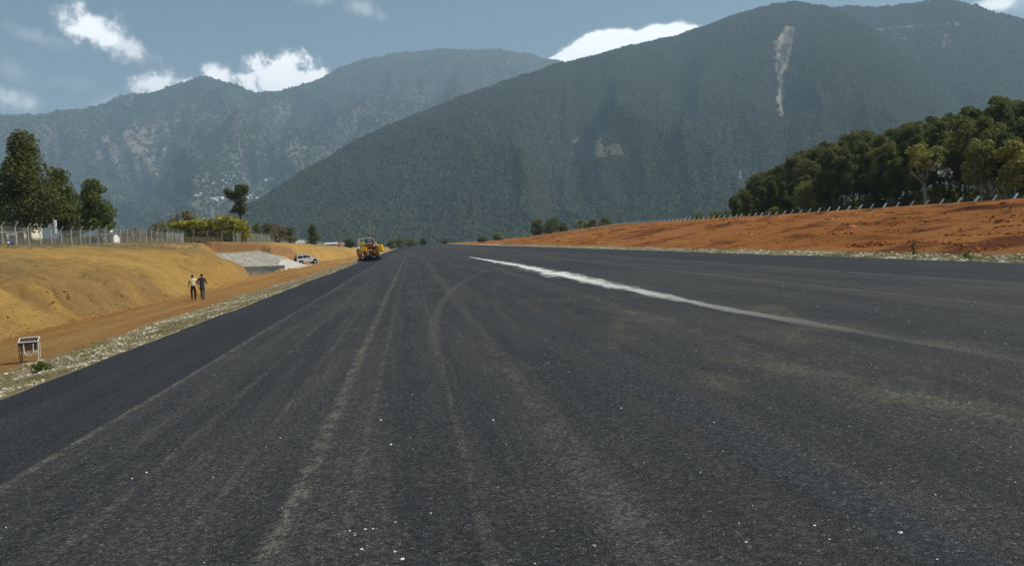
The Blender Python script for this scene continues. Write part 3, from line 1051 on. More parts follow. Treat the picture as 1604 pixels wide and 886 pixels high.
mN = mountain('mountain', 'steep forested mountain with pale landslide scar, nearest behind the runway', sk_near, ((-40, 1500), (52, 1500)), ((-40, 2100), (-10, 2300), (8, 3300), (18, 3900), (26, 3800), (36, 3300), (52, 3000)), (-22, 50), 860, 230, 300, 150, 9.0, MAT['mountain'], col_near, crease=crease_near)
mB = mountain('mountain', 'hazy forested mountain at the right behind the landslide mountain', sk_back, ((4, 2600), (56, 2400)), ((4, 4700), (56, 4200)), (8, 54), 340, 150, 330, 230, 9.0, MAT['mountain'], col_back)
mF = mountain('mountain', 'far blue mountain range with rocky slopes and a village on the left', sk_far, ((-44, 3300), (22, 3300)), ((-44, 6900), (-15, 7000), (-5, 7600), (22, 8000)), (-42, 20), 500, 190, 360, 560, 9.0, MAT['mountain_far'], col_far, rough=26.0, pw=1.25)


def forest(name, label, mtn, n, size, tmax, seed):
    """a far wood that reads as one mass: tree crowns instanced over the mountain side"""
    o, V, bare, (na, k), AZ, TT, F = mtn
    rng = np.random.default_rng(seed)
    G = V.reshape(na, k, 3)
    P0, P1, P2, P3 = G[:-1, :-1], G[1:, :-1], G[1:, 1:], G[:-1, 1:]
    ctr = 0.25 * (P0 + P1 + P2 + P3)
    ar = np.linalg.norm(np.cross(P2 - P0, P3 - P1), axis=-1) / 2
    tm = TT[:-1, :-1]
    am = AZ[:-1, :-1]
    w = ar * (tm < tmax) * (bare[:-1, :-1] < 0.25 + 0.5 * rng.random(tm.shape)) * (ctr[..., 2] > -40) * (am > rad(-30)) * (am < rad(41))
    w = w.ravel() / w.sum()
    idx = rng.choice(len(w), n, p=w)
    a, b_ = idx // (k - 1), idx % (k - 1)
    u, v = rng.random((n, 1)), rng.random((n, 1))
    pts = (G[a, b_] * (1 - u) + G[a + 1, b_] * u) * (1 - v) + (G[a, b_ + 1] * (1 - u) + G[a + 1, b_ + 1] * u) * v
    pts[:, 2] += size * 0.25
    me = bpy.data.meshes.new(name)
    me.vertices.add(n)
    me.vertices.foreach_set('co', pts.astype(np.float32).ravel())
    sa = me.attributes.new('scl', 'FLOAT_VECTOR', 'POINT')
    s1 = size * (0.6 + 0.55 * rng.random(n) ** 1.5)
    sc_ = np.stack([s1, s1 * (0.85 + 0.3 * rng.random(n)), s1 * (0.9 + 0.9 * rng.random(n))], -1)
    sa.data.foreach_set('vector', sc_.astype(np.float32).ravel())
    ra = me.attributes.new('rot', 'FLOAT_VECTOR', 'POINT')
    rr = np.stack([0.3 * rng.standard_normal(n), 0.3 * rng.standard_normal(n), rng.random(n) * 6.28], -1)
    ra.data.foreach_set('vector', rr.astype(np.float32).ravel())
    me.update()
    ob = link(name, me, MAT['canopy'])
    ng = bpy.data.node_groups.new(name, 'GeometryNodeTree')
    ng.interface.new_socket('Geometry', in_out='INPUT', socket_type='NodeSocketGeometry')
    ng.interface.new_socket('Geometry', in_out='OUTPUT', socket_type='NodeSocketGeometry')
    N = ng.nodes
    gi, go = N.new('NodeGroupInput'), N.new('NodeGroupOutput')
    ico = N.new('GeometryNodeMeshIcoSphere')
    ico.inputs['Radius'].default_value = 0.62
    ico.inputs['Subdivisions'].default_value = 2
    nz = N.new('ShaderNodeTexNoise')
    nz.inputs['Scale'].default_value = 1.9
    sub = N.new('ShaderNodeVectorMath')
    sub.operation = 'SUBTRACT'
    sub.inputs[1].default_value = (0.5, 0.5, 0.5)
    mul = N.new('ShaderNodeVectorMath')
    mul.operation = 'SCALE'
    mul.inputs['Scale'].default_value = 0.9
    sp = N.new('GeometryNodeSetPosition')
    sm = N.new('GeometryNodeSetMaterial')
    sm.inputs['Material'].default_value = MAT['canopy']
    ip = N.new('GeometryNodeInstanceOnPoints')
    na1, na2 = N.new('GeometryNodeInputNamedAttribute'), N.new('GeometryNodeInputNamedAttribute')
    na1.data_type = na2.data_type = 'FLOAT_VECTOR'
    na1.inputs['Name'].default_value = 'scl'
    na2.inputs['Name'].default_value = 'rot'
    e2r = N.new('FunctionNodeEulerToRotation')
    Lk = ng.links.new
    Lk(nz.outputs['Color'], sub.inputs[0])
    Lk(sub.outputs[0], mul.inputs[0])
    Lk(ico.outputs['Mesh'], sp.inputs['Geometry'])
    Lk(mul.outputs[0], sp.inputs['Offset'])
    Lk(sp.outputs[0], sm.inputs['Geometry'])
    Lk(gi.outputs[0], ip.inputs['Points'])
    Lk(sm.outputs[0], ip.inputs['Instance'])
    Lk(na1.outputs['Attribute'], ip.inputs['Scale'])
    Lk(na2.outputs['Attribute'], e2r.inputs[0])
    Lk(e2r.outputs[0], ip.inputs['Rotation'])
    Lk(ip.outputs[0], go.inputs[0])
    md = ob.modifiers.new('scatter', 'NODES')
    md.node_group = ng
    tag(ob, label, 'forest', kind='stuff')
    return ob


forest('mountain_forest', 'dense dark forest covering the landslide mountain', mN, 190000, 7.0, 1.03, 1)
forest('mountain_forest', 'hazy forest on the mountain at the upper right', mB, 70000, 9.5, 1.03, 2)
forest('mountain_forest', 'patchy distant forest on the far blue range', mF, 60000, 12.5, 1.02, 3)

# ------------------------------------------------------------------ trees and plants
def leaf_mesh(name, blobs, n, size, seed, aspect=0.6, droop=0.0, flat=0.85, shell=0.55):
    """many small leaf faces spread through the lobes of a crown"""
    rng = np.random.default_rng(seed)
    B = np.array(blobs, float)                       # x y z rx ry rz
    w = (B[:, 3] * B[:, 4] * B[:, 5]) ** 0.667
    bi = rng.choice(len(B), n, p=w / w.sum())
    d = rng.standard_normal((n, 3))
    d /= np.linalg.norm(d, axis=1, keepdims=True)
    rr = shell + (1.06 - shell) * rng.random((n, 1)) ** 0.6
    P = B[bi, :3] + d * rr * B[bi, 3:6]
    P += rng.standard_normal((n, 3)) * 0.10 * size
    nrm = d * 0.6 + rng.standard_normal((n, 3)) * 0.7 + np.array((0, 0, 0.35))
    nrm /= np.linalg.norm(nrm, axis=1, keepdims=True)
    t_ = np.cross(nrm, rng.standard_normal((n, 3)))
    t_ /= np.linalg.norm(t_, axis=1, keepdims=True) + 1e-9
    t_[:, 2] -= droop
    b_ = np.cross(nrm, t_)
    s = size * (0.55 + 0.9 * rng.random((n, 1)) ** 1.4)
    V = np.stack([P + t_ * s * 0.6, P + b_ * s * aspect * 0.5 + nrm * s * 0.08, P - t_ * s * 0.6, P - b_ * s * aspect * 0.5 + nrm * s * 0.08], 1).reshape(-1, 3)
    F = np.arange(4 * n).reshape(n, 4)
    return mesh_np(name, V, F)


def crown_blobs(h0, h1, r, seed, shape='round', n=26, br=0.34):
    """lobes through a crown between heights h0 and h1 with greatest radius r"""
    rng = np.random.default_rng(seed)
    out = []
    for i in range(n):
        t_ = (i + rng.random()) / n
        if shape == 'cone':
            pr = r * (1.0 - 0.90 * t_) * (0.55 + 0.45 * min(1, t_ * 7))
        elif shape == 'tall':
            pr = r * math.sin(math.pi * min(0.97, 0.18 + 0.75 * t_)) ** 0.6
        else:
            pr = r * math.sqrt(max(0.05, 1 - (2 * t_ - 0.9) ** 2 * 0.9))
        a = rng.random() * 6.283
        q = pr * 0.72 * math.sqrt(rng.random())
        rb = r * br * (0.65 + 0.6 * rng.random()) * (0.55 + 0.45 * pr / r)
        out.append((q * math.cos(a), q * math.sin(a), h0 + (h1 - h0) * t_ * 0.93, rb * 1.1, rb * 1.1, rb * 0.85))
    return out


def trunk_mb(h, r, seed, blobs=(), fork=None, lean=0.3, nl=9):
    rng = random.Random(seed)
    mb = MB()
    ox, oy = rng.uniform(-lean, lean), rng.uniform(-lean, lean)
    N = 7
    pts = [(ox * (i / N) ** 1.5 + rng.uniform(-.05, .05) * (i > 0), oy * (i / N) ** 1.5, -0.35 + (h + 0.35) * i / N) for i in range(N + 1)]
    mb.tube(pts, [r * (1.25 if i == 0 else 1.0) * (1 - 0.78 * i / N) for i in range(N + 1)], 7)
    for b_ in list(blobs)[::max(1, len(blobs) // nl)] if blobs else ():
        hz_ = min(max(b_[2] * 0.72, 0.25 * h), h * 0.9)
        i = min(N, max(1, int(round(hz_ / h * N))))
        s = Vector(pts[i])
        e = Vector(b_[:3])
        mid = (s + e) / 2 + Vector((0, 0, -0.15 * (e - s).length))
        mb.tube([s, mid, e], [r * 0.42 * (1 - 0.6 * i / N), r * 0.26 * (1 - .5 * i / N), r * 0.06], 5)
    return mb


def tree(name, label, cat, loc, h, r, mat, seed, shape='round', h0=0.3, n=5000, leaf=0.34, tr=None, group=None, blobs=None, bark='bark', nb=26, br=0.34):
    root = empty(name, loc, 0)
    tag(root, label, cat, group)
    bl = blobs if blobs else crown_blobs(h * h0, h, r, seed, shape, nb, br)
    trunk_mb(h * 0.86, tr or h * 0.018, seed, bl).build('trunk', MAT[bark], root, True)
    link('crown', leaf_mesh('crown', bl, n, leaf, seed), MAT[mat], root)
    return root


def foot(px, py, Y):
    p = at_y(px, py, Y)
    return Vector((p.x, p.y, gz_patch(p.x, p.y)))


# tall trees behind the left fence -----------------------------------------
p = foot(46, 380, 116)
tree('tall_tree', 'tallest dark green cone shaped tree at the left edge, behind the fence', 'tree', p, 15.3 + 3.6 - p.z, 6.4, 'leaf_dark', 11, 'cone', 0.2, 15000, 0.36, 0.26, nb=80, br=0.32)
p = foot(97, 380, 121)
tree('tall_tree', 'narrower dark tree touching the right side of the tallest left tree', 'tree', p, 10.6, 3.2, 'leaf_dark', 12, 'tall', 0.2, 6000, 0.34, 0.2, nb=34)
p = foot(156, 380, 126)
tree('broadleaf_tree', 'rounded bushy green tree behind the fence above the small white house', 'tree', p, 9.2, 2.8, 'leaf_mid', 13, 'tall', 0.2, 6600, 0.34, 0.2, nb=36)
p = foot(122, 380, 131)
tree('broadleaf_tree', 'low olive tree filling the gap between the left fence trees', 'tree', p, 6.6, 2.4, 'leaf_olive', 14, 'round', 0.15, 2600, 0.36, 0.16)
p = foot(-8, 380, 122)
tree('broadleaf_tree', 'dark green tree cut off by the left picture edge', 'tree', p, 8.6, 3.0, 'leaf_mid', 15, 'tall', 0.42, 3600, 0.36, 0.2)

# two balled tree -------------------------------------------------------------
Y = 216
p = foot(379, 372, Y)
k = Y / F0 / math.cos(0)


def ball(px, py, rx, ry):
    q = at_y(px, py, Y) - p
    return [(q.x, q.y + random.uniform(-.6, .6), q.z, rx * k, rx * k * .95, ry * k)]


bl = ball(369, 306, 5, 5) + ball(373, 316, 5, 5) + ball(360, 304, 7, 7) + ball(356, 300, 5, 5) + ball(364, 310, 5, 4) + ball(378, 300, 9, 10) + ball(384, 296, 6, 6) + ball(374, 294, 6, 5) + ball(380, 312, 7, 5) + ball(372, 326, 7, 6) + ball(381, 324, 6, 8) + ball(366, 331, 5, 3) + ball(378, 333, 6, 4)
tb = trunk_mb(at_y(379, 300, Y).z - p.z, 0.22, 5, bl, lean=0.15)
root = empty('pollarded_tree', p)
tag(root, 'lone slender tree with three rounded clumps of dark foliage above the hedge', 'tree')
tb.build('trunk', MAT['bark'], root, True)
link('crown', leaf_mesh('crown', bl, 3400, 0.42, 5, shell=0.4), MAT['leaf_dark'], root)

# dry feathery tree and grey brush left of the hedge ---------------------------
p = foot(288, 376, 238)
tree('feathery_tree', 'brownish feathery tree crown rising behind the left end of the hedge', 'tree', p, 9.2, 4.2, 'leaf_dry', 21, 'round', 0.45, 1700, 0.5, 0.2, nb=14, br=0.3)
p = foot(308, 376, 240)
tree('feathery_tree', 'smaller olive brown feathery tree beside it, nearer the lone slender tree', 'tree', p, 8.6, 2.4, 'leaf_gold', 22, 'round', 0.5, 1100, 0.5, 0.16, nb=10, br=0.36)

banana_leaf_n = 0


def broad_plant(name, label, loc, h, spread, nl, mat, seed, group=None, w=0.42):
    """a clump of long arching leaves"""
    rng = random.Random(seed)
    root = empty(name, loc)
    tag(root, label, 'plant', None if 'sixth' in label else group)
    V, F = [], []
    st = MB()
    for s_ in range(4):
        a = rng.uniform(0, 6.28)
        rr_ = rng.uniform(0, spread * 0.5)
        st.tube([(rr_ * math.cos(a), rr_ * math.sin(a), -0.3), (rr_ * 1.1 * math.cos(a), rr_ * 1.1 * math.sin(a), h * 0.55)], [0.12, 0.07], 6)
    st.build('stem', MAT['leaf_olive'], root)
    for i in range(nl):
        a = rng.uniform(0, 6.283)
        q = spread * math.sqrt(rng.random()) * 0.75
        z0 = h * rng.uniform(0.08, 0.74)
        L = rng.uniform(0.8, 1.7)
        d = Vector((math.cos(a), math.sin(a), 0))
        sd = Vector((-d.y, d.x, 0))
        c = Vector((q * math.cos(a + rng.uniform(-1, 1)), q * math.sin(a + rng.uniform(-1, 1)), z0))
        lift = rng.uniform(0.5, 1.3)
        o = len(V)
        for j in range(5):
            t_ = j / 4
            pt = c + d * L * t_ * 0.75 + Vector((0, 0, L * (lift * t_ - 0.75 * lift * t_ * t_)))
            ww = w * 0.5 * math.sin(math.pi * (0.12 + 0.85 * t_)) * L
            V += [pt + sd * ww + Vector((0, 0, .06 * L)), pt, pt - sd * ww + Vector((0, 0, .06 * L))]
        for j in range(4):
            F += [(o + j * 3, o + j * 3 + 1, o + j * 3 + 4, o + j * 3 + 3), (o + j * 3 + 1, o + j * 3 + 2, o + j * 3 + 5, o + j * 3 + 4)]
    link('foliage', mesh_np('foliage', np.array(V), np.array(F)), MAT[mat], root)
    return root


hedge_px = [(272, 0.86), (283, 0.92), (296, 0.9), (309, 0.95), (322, 0.98), (335, 1.0), (348, 1.12), (360, 1.12), (372, 1.0), (384, 0.72)]
hl = ['leftmost', 'second from the left', 'third from the left', 'fourth from the left', 'fifth from the left', 'sixth from the left', 'seventh from the left', 'eighth from the left', 'ninth from the left', 'rightmost, low and arching']
for i, (px, hh) in enumerate(hedge_px):
    for row in range(2):
        if row == 1 and i % 2:
            continue
        p = foot(px + row * 5, 378, 191 + row * 3.5)
        lb = 'yellow green broadleaf plant in the hedge behind the fence, ' + hl[i] if row == 0 else 'yellow green broadleaf plant in the back row of the hedge'
        broad_plant('broadleaf_plant', lb, p, 6.3 * hh * (1 + .06 * row), 1.6, 130, 'leaf_yellow', 50 + i + 20 * row, 'yellow green hedge plants')
p = foot(276, 372, 200)
broad_plant('banana_plant', 'dark banana plant with two drooping leaves above the left hedge end', p, 8.3, 1.2, 16, 'leaf_mid', 91, w=0.5)


def bush(name, label, loc, h, r, mat, seed, n=1500, leaf=0.3, group=None, shape='round'):
    root = empty(name, loc)
    tag(root, label, 'bush', group)
    bl = crown_blobs(h * 0.12, h, r, seed, shape, 12, 0.42)
    trunk_mb(h * 0.6, h * 0.02 + .02, seed, bl, nl=6).build('stem', MAT['bark'], root)
    link('foliage', leaf_mesh('foliage', bl, n, leaf, seed), MAT[mat], root)
    return root


for px, Y, h, r, mt, sd, lb in (
        (252, 186, 4.3, 2.4, 'leaf_dry', 31, 'grey brown dry bush behind the fence, just left of the hedge'),
        (238, 184, 3.0, 2.0, 'leaf_dry', 32, 'dry brown bush behind the fence by the single white post'),
        (213, 165, 3.0, 2.2, 'leaf_dry', 33, 'low brown brush behind the fence left of the white post'),
        (196, 158, 2.7, 1.9, 'leaf_dry', 34, 'low brown brush behind the fence right of the small white house'),
        (402, 226, 5.0, 2.4, 'leaf_mid', 35, 'mid green bush touching the right end of the hedge'),
        (418, 230, 5.4, 2.6, 'leaf_olive', 36, 'olive bush between the hedge and the grey brown bush'),
        (436, 236, 5.2, 3.0, 'leaf_dry', 37, 'grey brown leafless looking bush behind the dense fence posts'),
        (455, 242, 4.6, 2.2, 'leaf_dark', 38, 'dark green bush right of the grey brown bush'),
        (548, 300, 3.0, 2.2, 'leaf_dark', 39, 'small dark bush just left of the yellow paver'),
        (614, 430, 4.2, 4.0, 'leaf_olive', 40, 'pale olive bush right of the paver beside the far runway edge'),
        (628, 450, 5.0, 4.2, 'leaf_mid', 41, 'greenish bush beside the far runway edge, second right of the paver'),
        (645, 520, 4.4, 3.8, 'leaf_olive', 42, 'low olive bush at the far end of the runway'),
        (663, 560, 5.0, 2.2, 'leaf_dark', 43, 'tiny dark pointed bush at the far end of the runway'),
        (843, 322, 6.0, 3.4, 'leaf_dark', 44, 'dark green bush at the crest of the red field, left one of the dark pair'),
        (866, 326, 6.2, 4.0, 'leaf_mid', 45, 'dark green bush at the crest of the red field, right one of the dark pair'),
        (881, 326, 4.2, 2.4, 'leaf_dark', 46, 'low dark bush at the right foot of the dark pair'),
        (912, 318, 6.0, 3.4, 'leaf_gold', 47, 'yellow olive bush on the crest, left of three before the fence begins'),
        (931, 316, 6.2, 3.4, 'leaf_olive', 48, 'olive bush on the crest, middle of three before the fence begins'),
        (951, 312, 6.4, 3.2, 'leaf_mid', 49, 'green bush on the crest where the white post fence begins'),
        (780, 400, 3.6, 3.0, 'leaf_gold', 52, 'pale orange brown shrub on the far crest of the red field'),
        (756, 430, 2.2, 3.4, 'leaf_dark', 53, 'low dark shrub on the far crest left of the pale shrub'),
        (697, 620, 4.0, 2.6, 'leaf_olive', 54, 'small yellowish bush at the far left tip of the red field'),
        (1122, 205, 3.4, 2.4, 'leaf_olive', 55, 'low bush behind the white posts, left of the wood')):
    p = foot(px, 376, Y)
    bush('bush', lb, p, h, r, mt, sd, 2200, 0.34 if Y < 260 else 0.5)
p = foot(491, 380, 262)
tree('conifer_tree', 'single small dark conifer above the second bank behind the silver car', 'tree', p, 6.4, 2.8, 'leaf_dark', 60, 'cone', 0.12, 2600, 0.36, 0.16)

# the wood on the right ----------------------------------------------------------
wo_px = [1135, 1145, 1175, 1182, 1224, 1250, 1283, 1313, 1349, 1381, 1414, 1450, 1470, 1502, 1522, 1548, 1578, 1604, 1700]
wo_py = [318, 303, 290, 274, 257, 238, 228, 215, 203, 205, 195, 179, 179, 171, 161, 146, 151, 153, 150]
tmpl = []
for i, (shape, r, mt) in enumerate((('tall', 3.1, 'leaf_dark'), ('round', 3.6, 'leaf_dark'), ('tall', 3.3, 'leaf_olive'), ('round', 3.3, 'leaf_dark'), ('tall', 2.8, 'leaf_mid'), ('round', 3.7, 'leaf_olive'), ('cone', 3.6, 'leaf_dark'))):
    bl = crown_blobs(14 * 0.40, 14, r, 400 + i, shape, 30, 0.33)
    tm_ = trunk_mb(12.0, 0.2, 400 + i, bl).mesh('trunk', True)
    tm_.materials.append(MAT['bark'])
    cm_ = leaf_mesh('crown', bl, 8500, 0.33, 400 + i)
    cm_.materials.append(MAT[mt])
    tmpl.append((tm_, cm_, mt))


def wood_tree(ti, loc, h, label, rz, wid=1.0, group='trees of the wood'):
    root = empty('wood_tree', loc, rz)
    s = h / 14.0
    root.scale = (s * wid, s * wid, s)
    tag(root, label, 'tree', group)
    link('trunk', tmpl[ti][0], None, root)
    link('crown', tmpl[ti][1], None, root)
    return root


rw = random.Random(77)
wood_list = []
for ri, (x0, fac) in enumerate(((68, (0.66, 0.86)), (74, (0.82, 0.97)), (81, (0.95, 1.0)), (90, (0.98, 1.02)), (101, (0.98, 1.02)))):
    yy = 68.0 + ri * 3
    while yy < 250:
        x = x0 + rw.uniform(-1.6, 1.6)
        y = yy + rw.uniform(-1.3, 1.3)
        q = Vector((x, y, 4)) - CAM
        c = M3.transposed() @ q
        px = W0 / 2 + F0 * c.x / -c.z
        yy += rw.uniform(4.6, 6.6) * (1 + 0.12 * ri)
        if px > 1690 or px < 1150:
            continue
        top = at_y(px, np.interp(px, wo_px, wo_py), y).z
        g0 = gz_patch(x, y)
        h = min(max((top - g0) * rw.uniform(*fac), 3.5), 19.0)
        ti = rw.randrange(7)
        wood_list.append((ri, px, (x, y, g0), h, ti, rw.uniform(0, 6.28), rw.uniform(0.85, 1.15)))
ORD = ['first', 'second', 'third', 'fourth', 'fifth', 'sixth', 'seventh', 'eighth', 'ninth', 'tenth'] + ['%dth' % i for i in range(11, 60)]
cnt = {}
for ri, px, loc, h, ti, rz, wd in sorted(wood_list, key=lambda q: q[1]):
    tone = {'leaf_dark': 'dark green', 'leaf_olive': 'olive', 'leaf_mid': 'green'}[tmpl[ti][2]]
    kx_ = cnt.get(ri, 0)
    cnt[ri] = kx_ + 1
    if ri == 0:
        lb = f'{tone} front row tree of the wood, {ORD[kx_]} from its left end'
    elif ri == 1:
        lb = f'{tone} second row tree of the wood, {ORD[kx_]} from its left end'
    else:
        lb = f'{tone} tree deep inside the wood behind the first two rows'
    wood_tree(ti, loc, h, lb, rz, wd, 'trees deep inside the wood' if ri > 1 else 'trees of the wood')

# undergrowth along the wood's foot
ub = []
for i in range(3):
    bl = crown_blobs(0.1, 2.4, 1.9, 500 + i, 'round', 10, 0.45)
    um = leaf_mesh('foliage', bl, 700, 0.36, 500 + i)
    um.materials.append(MAT[('leaf_dark', 'leaf_olive', 'leaf_dark')[i]])
    sm_ = trunk_mb(1.3, 0.05, 500 + i, bl, nl=5).mesh('stem')
    sm_.materials.append(MAT['bark'])
    ub.append((um, sm_))
yy = 80.0
while yy < 205:
    x = rw.choice((70, 74, 79, 85)) + rw.uniform(-.8, .8)
    u_ = ub[rw.randrange(3)]
    root = empty('undergrowth_bush', (x, yy, gz_patch(x, yy)), rw.uniform(0, 6))
    s_ = 1.2 + max(0, x - 70) * 0.06
    root.scale = (s_, s_, s_ * rw.uniform(0.7, 1.25))
    tag(root, 'dark bush of the undergrowth at the foot of the wood', 'bush', 'undergrowth of the wood')
    link('foliage', u_[0], None, root)
    link('stem', u_[1], None, root)
    yy += rw.uniform(1.6, 3.2)


# the pale forked tree with blossom, and its neighbours ---------------------------------
Y = 86.0
p0 = at_y(1450, 322, Y)
p0 = Vector((62.6, 62.6 / ray(1450, 322).x * ray(1450, 322).y, 0))
p0.z = gz_patch(p0.x, p0.y)
Y = p0.y
root = empty('forked_tree', p0)
tag(root, 'pale green tree with forked grey trunk standing alone before the dark wood', 'tree')
kk = Y / F0


def rel(px, py, dy=0.0):
    q = at_y(px, py, Y + dy) - p0
    return Vector((q.x, q.y, q.z))


mb = MB()
mb.tube([(0, 0, -0.3), rel(1450, 315), rel(1449, 297), rel(1448, 292)], [0.26, 0.22, 0.2, 0.18], 8)
for a, r0 in (((1448, 292, 1442, 283, 1430, 272, 1424, 262), .13), ((1448, 292, 1447, 280, 1446, 268, 1440, 250), .12), ((1449, 292, 1451, 280, 1453, 268, 1456, 245), .14), ((1447, 285, 1444, 275, 1436, 262, 1432, 248), .07), ((1451, 280, 1458, 270, 1468, 262, 1476, 258), .07), ((1453, 268, 1462, 255, 1470, 244), .06)):
    pts = [rel(a[i], a[i + 1], 0.4 * math.sin(i)) for i in range(0, len(a), 2)]
    mb.tube(pts, [r0 * (1 - 0.75 * i / (len(pts) - 1)) for i in range(len(pts))], 6)
mb.build('trunk', MAT['bark_pale'], root, True)
bl = []
rb = random.Random(3)
for i in range(40):
    a = rb.uniform(0, 6.28)
    q = math.sqrt(rb.random())
    px, py = 1449 + 27 * q * math.cos(a), 247 + 19 * q * math.sin(a)
    v = rel(px, py, rb.uniform(-2.0, 2.0))
    rr_ = rb.uniform(0.35, 0.62)
    bl.append((v.x, v.y, v.z, rr_ * 1.15, rr_ * 1.1, rr_ * .8))
link('crown', leaf_mesh('crown', bl, 2300, 0.30, 8, shell=0.3), MAT['leaf_gold'], root)
bl = []
for i in range(26):
    t_ = rb.random()
    px, py = 1461 + 32 * t_ + rb.uniform(-8, 6), 258 + 18 * t_ + rb.uniform(-9, 9)
    v = rel(px, py, rb.uniform(-1.2, .6))
    bl.append((v.x, v.y, v.z, .34, .34, .3))
bo = link('blossom', leaf_mesh('blossom', bl, 210, 0.34, 9, 0.9, shell=0.1), MAT['blossom'], root)
bo['label'] = 'white blossom on the lower right boughs'
link('bough_foliage', leaf_mesh('bough_foliage', bl, 420, 0.28, 10, shell=0.1), MAT['leaf_olive'], root)

for px, x, h, r, mt, sd, lb in ((1590, 63.4, 8.3, 2.1, 'leaf_gold', 71, 'yellow olive leafy tree at the right picture edge in front of the wood'),
                                (1538, 65.0, 9.2, 2.4, 'leaf_gold', 72, 'tall olive brown tree right of the forked tree, catching the light'),
                                (1262, 66.0, 7.4, 2.8, 'leaf_gold', 73, 'pale olive tree with thin bare pale trunk near the left of the wood'),
                                (1214, 65.0, 3.4, 1.5, 'leaf_gold', 74, 'small pale bushy tree in the shade at the left of the wood')):
    d_ = ray(px, 320)
    y = x / d_.x * d_.y
    p = Vector((x, y, gz_patch(x, y)))
    tree('edge_tree', lb, 'tree', p, h, r, mt, sd, 'tall', 0.42, 2600, 0.34, 0.12, bark='bark_pale')

# bare twiggy sapling by the right edge
d_ = ray(1578, 312)
p = Vector((62.3, 62.3 / d_.x * d_.y, 0))
p.z = gz_patch(p.x, p.y)
tw_ = MB()
rb = random.Random(12)
for i in range(6):
    a = rb.uniform(-1.1, 0.9)
    L = rb.uniform(2.6, 4.6)
    e = Vector((math.sin(a) * L * .6, rb.uniform(-.6, .6), L))
    tw_.tube([(0, 0, -0.3), e * 0.5 + Vector((.1, 0, 0)), e], [.07, .05, .02], 5)
    for j in range(3):
        s_ = e * rb.uniform(.5, .9)
        tw_.tube([s_, s_ + Vector((rb.uniform(-.8, .8), rb.uniform(-.4, .4), rb.uniform(.2, .8)))], [.035, .012], 4)
tag(tw_.build('bare_sapling', MAT['bark_pale'], None, False, p), 'bare pale twiggy sapling at the fence near the right picture edge', 'sapling')

# weeds and single plants ------------------------------------------------------------
p = on_z(64, 589, -0.55)
p.z = gz_patch(p.x, p.y)
bush('weed', 'single green leafy weed at the runway edge beside the tray stand', p, 0.30, 0.24, 'leaf_mid', 81, 260, 0.085)
for px, x, h, r, mt, sd, lb in ((1432, 27.6, 1.0, 0.14, 'leaf_mid', 82, 'tall thin green weed on the right gravel strip below the forked tree'),
                                (1516, 27.2, 0.5, 0.26, 'leaf_gold', 83, 'yellowish green weed on the right gravel strip near the picture edge')):
    d_ = ray(px, 400)
    y = x / d_.x * d_.y
    bush('weed', lb, (x, y, gz_patch(x, y)), h, r, mt, sd, 90, 0.13, shape='tall')


# ------------------------------------------------------------------ grass, gravel, chips: nobody could count them
def tufts(name, label, cat, pts, h, nb, mat, seed, spread=0.12, wid=0.02):
    rng = np.random.default_rng(seed)
    P_ = np.repeat(np.asarray(pts, float), nb, axis=0)
    n = len(P_)
    a = rng.random(n) * 6.283
    q = spread * rng.random(n)
    base = P_ + np.stack([q * np.cos(a), q * np.sin(a), np.full(n, -0.02)], -1)
    hh = h * (0.4 + 0.8 * rng.random(n))
    bend = rng.standard_normal((n, 2)) * 0.4
    tip = base + np.stack([bend[:, 0] * hh, bend[:, 1] * hh, hh], -1)
    sd_ = np.stack([-np.sin(a), np.cos(a), np.zeros(n)], -1) * (wid * (0.7 + 0.6 * rng.random((n, 1))))
    V = np.stack([base - sd_, base + sd_, tip], 1).reshape(-1, 3)
    o = link(name, mesh_np(name, V, np.arange(3 * n).reshape(n, 3)), MAT[mat])
    return tag(o, label, cat, kind='stuff')


def gpts(n, fx, y0, y1, seed, pw=1.0, keep=None):
    rng = np.random.default_rng(seed)
    y = y0 + (y1 - y0) * rng.random(n) ** pw
    x = fx(rng, n, y)
    if keep is not None:
        kx_ = keep(x, y)
        x, y = x[kx_], y[kx_]
    return np.stack([x, y, ground_z(x, y)], -1)


def clump(x, y, s, thr, seed):
    return fbm(x / s, y / s, 3, seed) > thr


lsh = lambda rng, n, y: -10.9 + 4.0 * rng.random(n) ** 0.9
tufts('dry_grass', 'dry straw grass on the left gravel shoulder', 'grass', gpts(7500, lsh, 14, 150, 1, 1.7, lambda x, y: clump(x, y, 1.6, -0.15, 91)), 0.10, 12, 'grass_dry', 1, 0.14, 0.007)
tufts('green_grass', 'sparse green grass on the left gravel shoulder', 'grass', gpts(1500, lsh, 14, 150, 2, 1.7, lambda x, y: clump(x, y, 1.3, 0.22, 92)), 0.10, 12, 'grass_green', 2, 0.14, 0.008)
rsh = lambda rng, n, y: 25.25 + 3.4 * rng.random(n)
tufts('dry_grass', 'dry straw grass on the right gravel strip', 'grass', gpts(5200, rsh, 30, 260, 3, 1.5, lambda x, y: clump(x, y, 1.6, -0.05, 93)), 0.13, 9, 'grass_dry', 3, 0.18, 0.014)
tufts('green_grass', 'green weeds on the right gravel strip', 'grass', gpts(2600, rsh, 30, 260, 4, 1.5, lambda x, y: clump(x, y, 1.5, 0.05, 94)), 0.14, 9, 'grass_green', 4, 0.18, 0.016)
ply = lambda rng, n, y: -29 - 30 * rng.random(n)
tufts('dry_grass', 'dry grass on the bank top along the left fence', 'grass', gpts(7000, ply, 55, 175, 5, 1.0, lambda x, y: (recess_d(x, y) > 4) & clump(x, y, 2.2, -0.1, 95)), 0.26, 8, 'grass_dry', 5, 0.3, 0.02)
fly = lambda rng, n, y: np.where(y < 168, -44 - 5 * rng.random(n), -40 - 8 * rng.random(n))
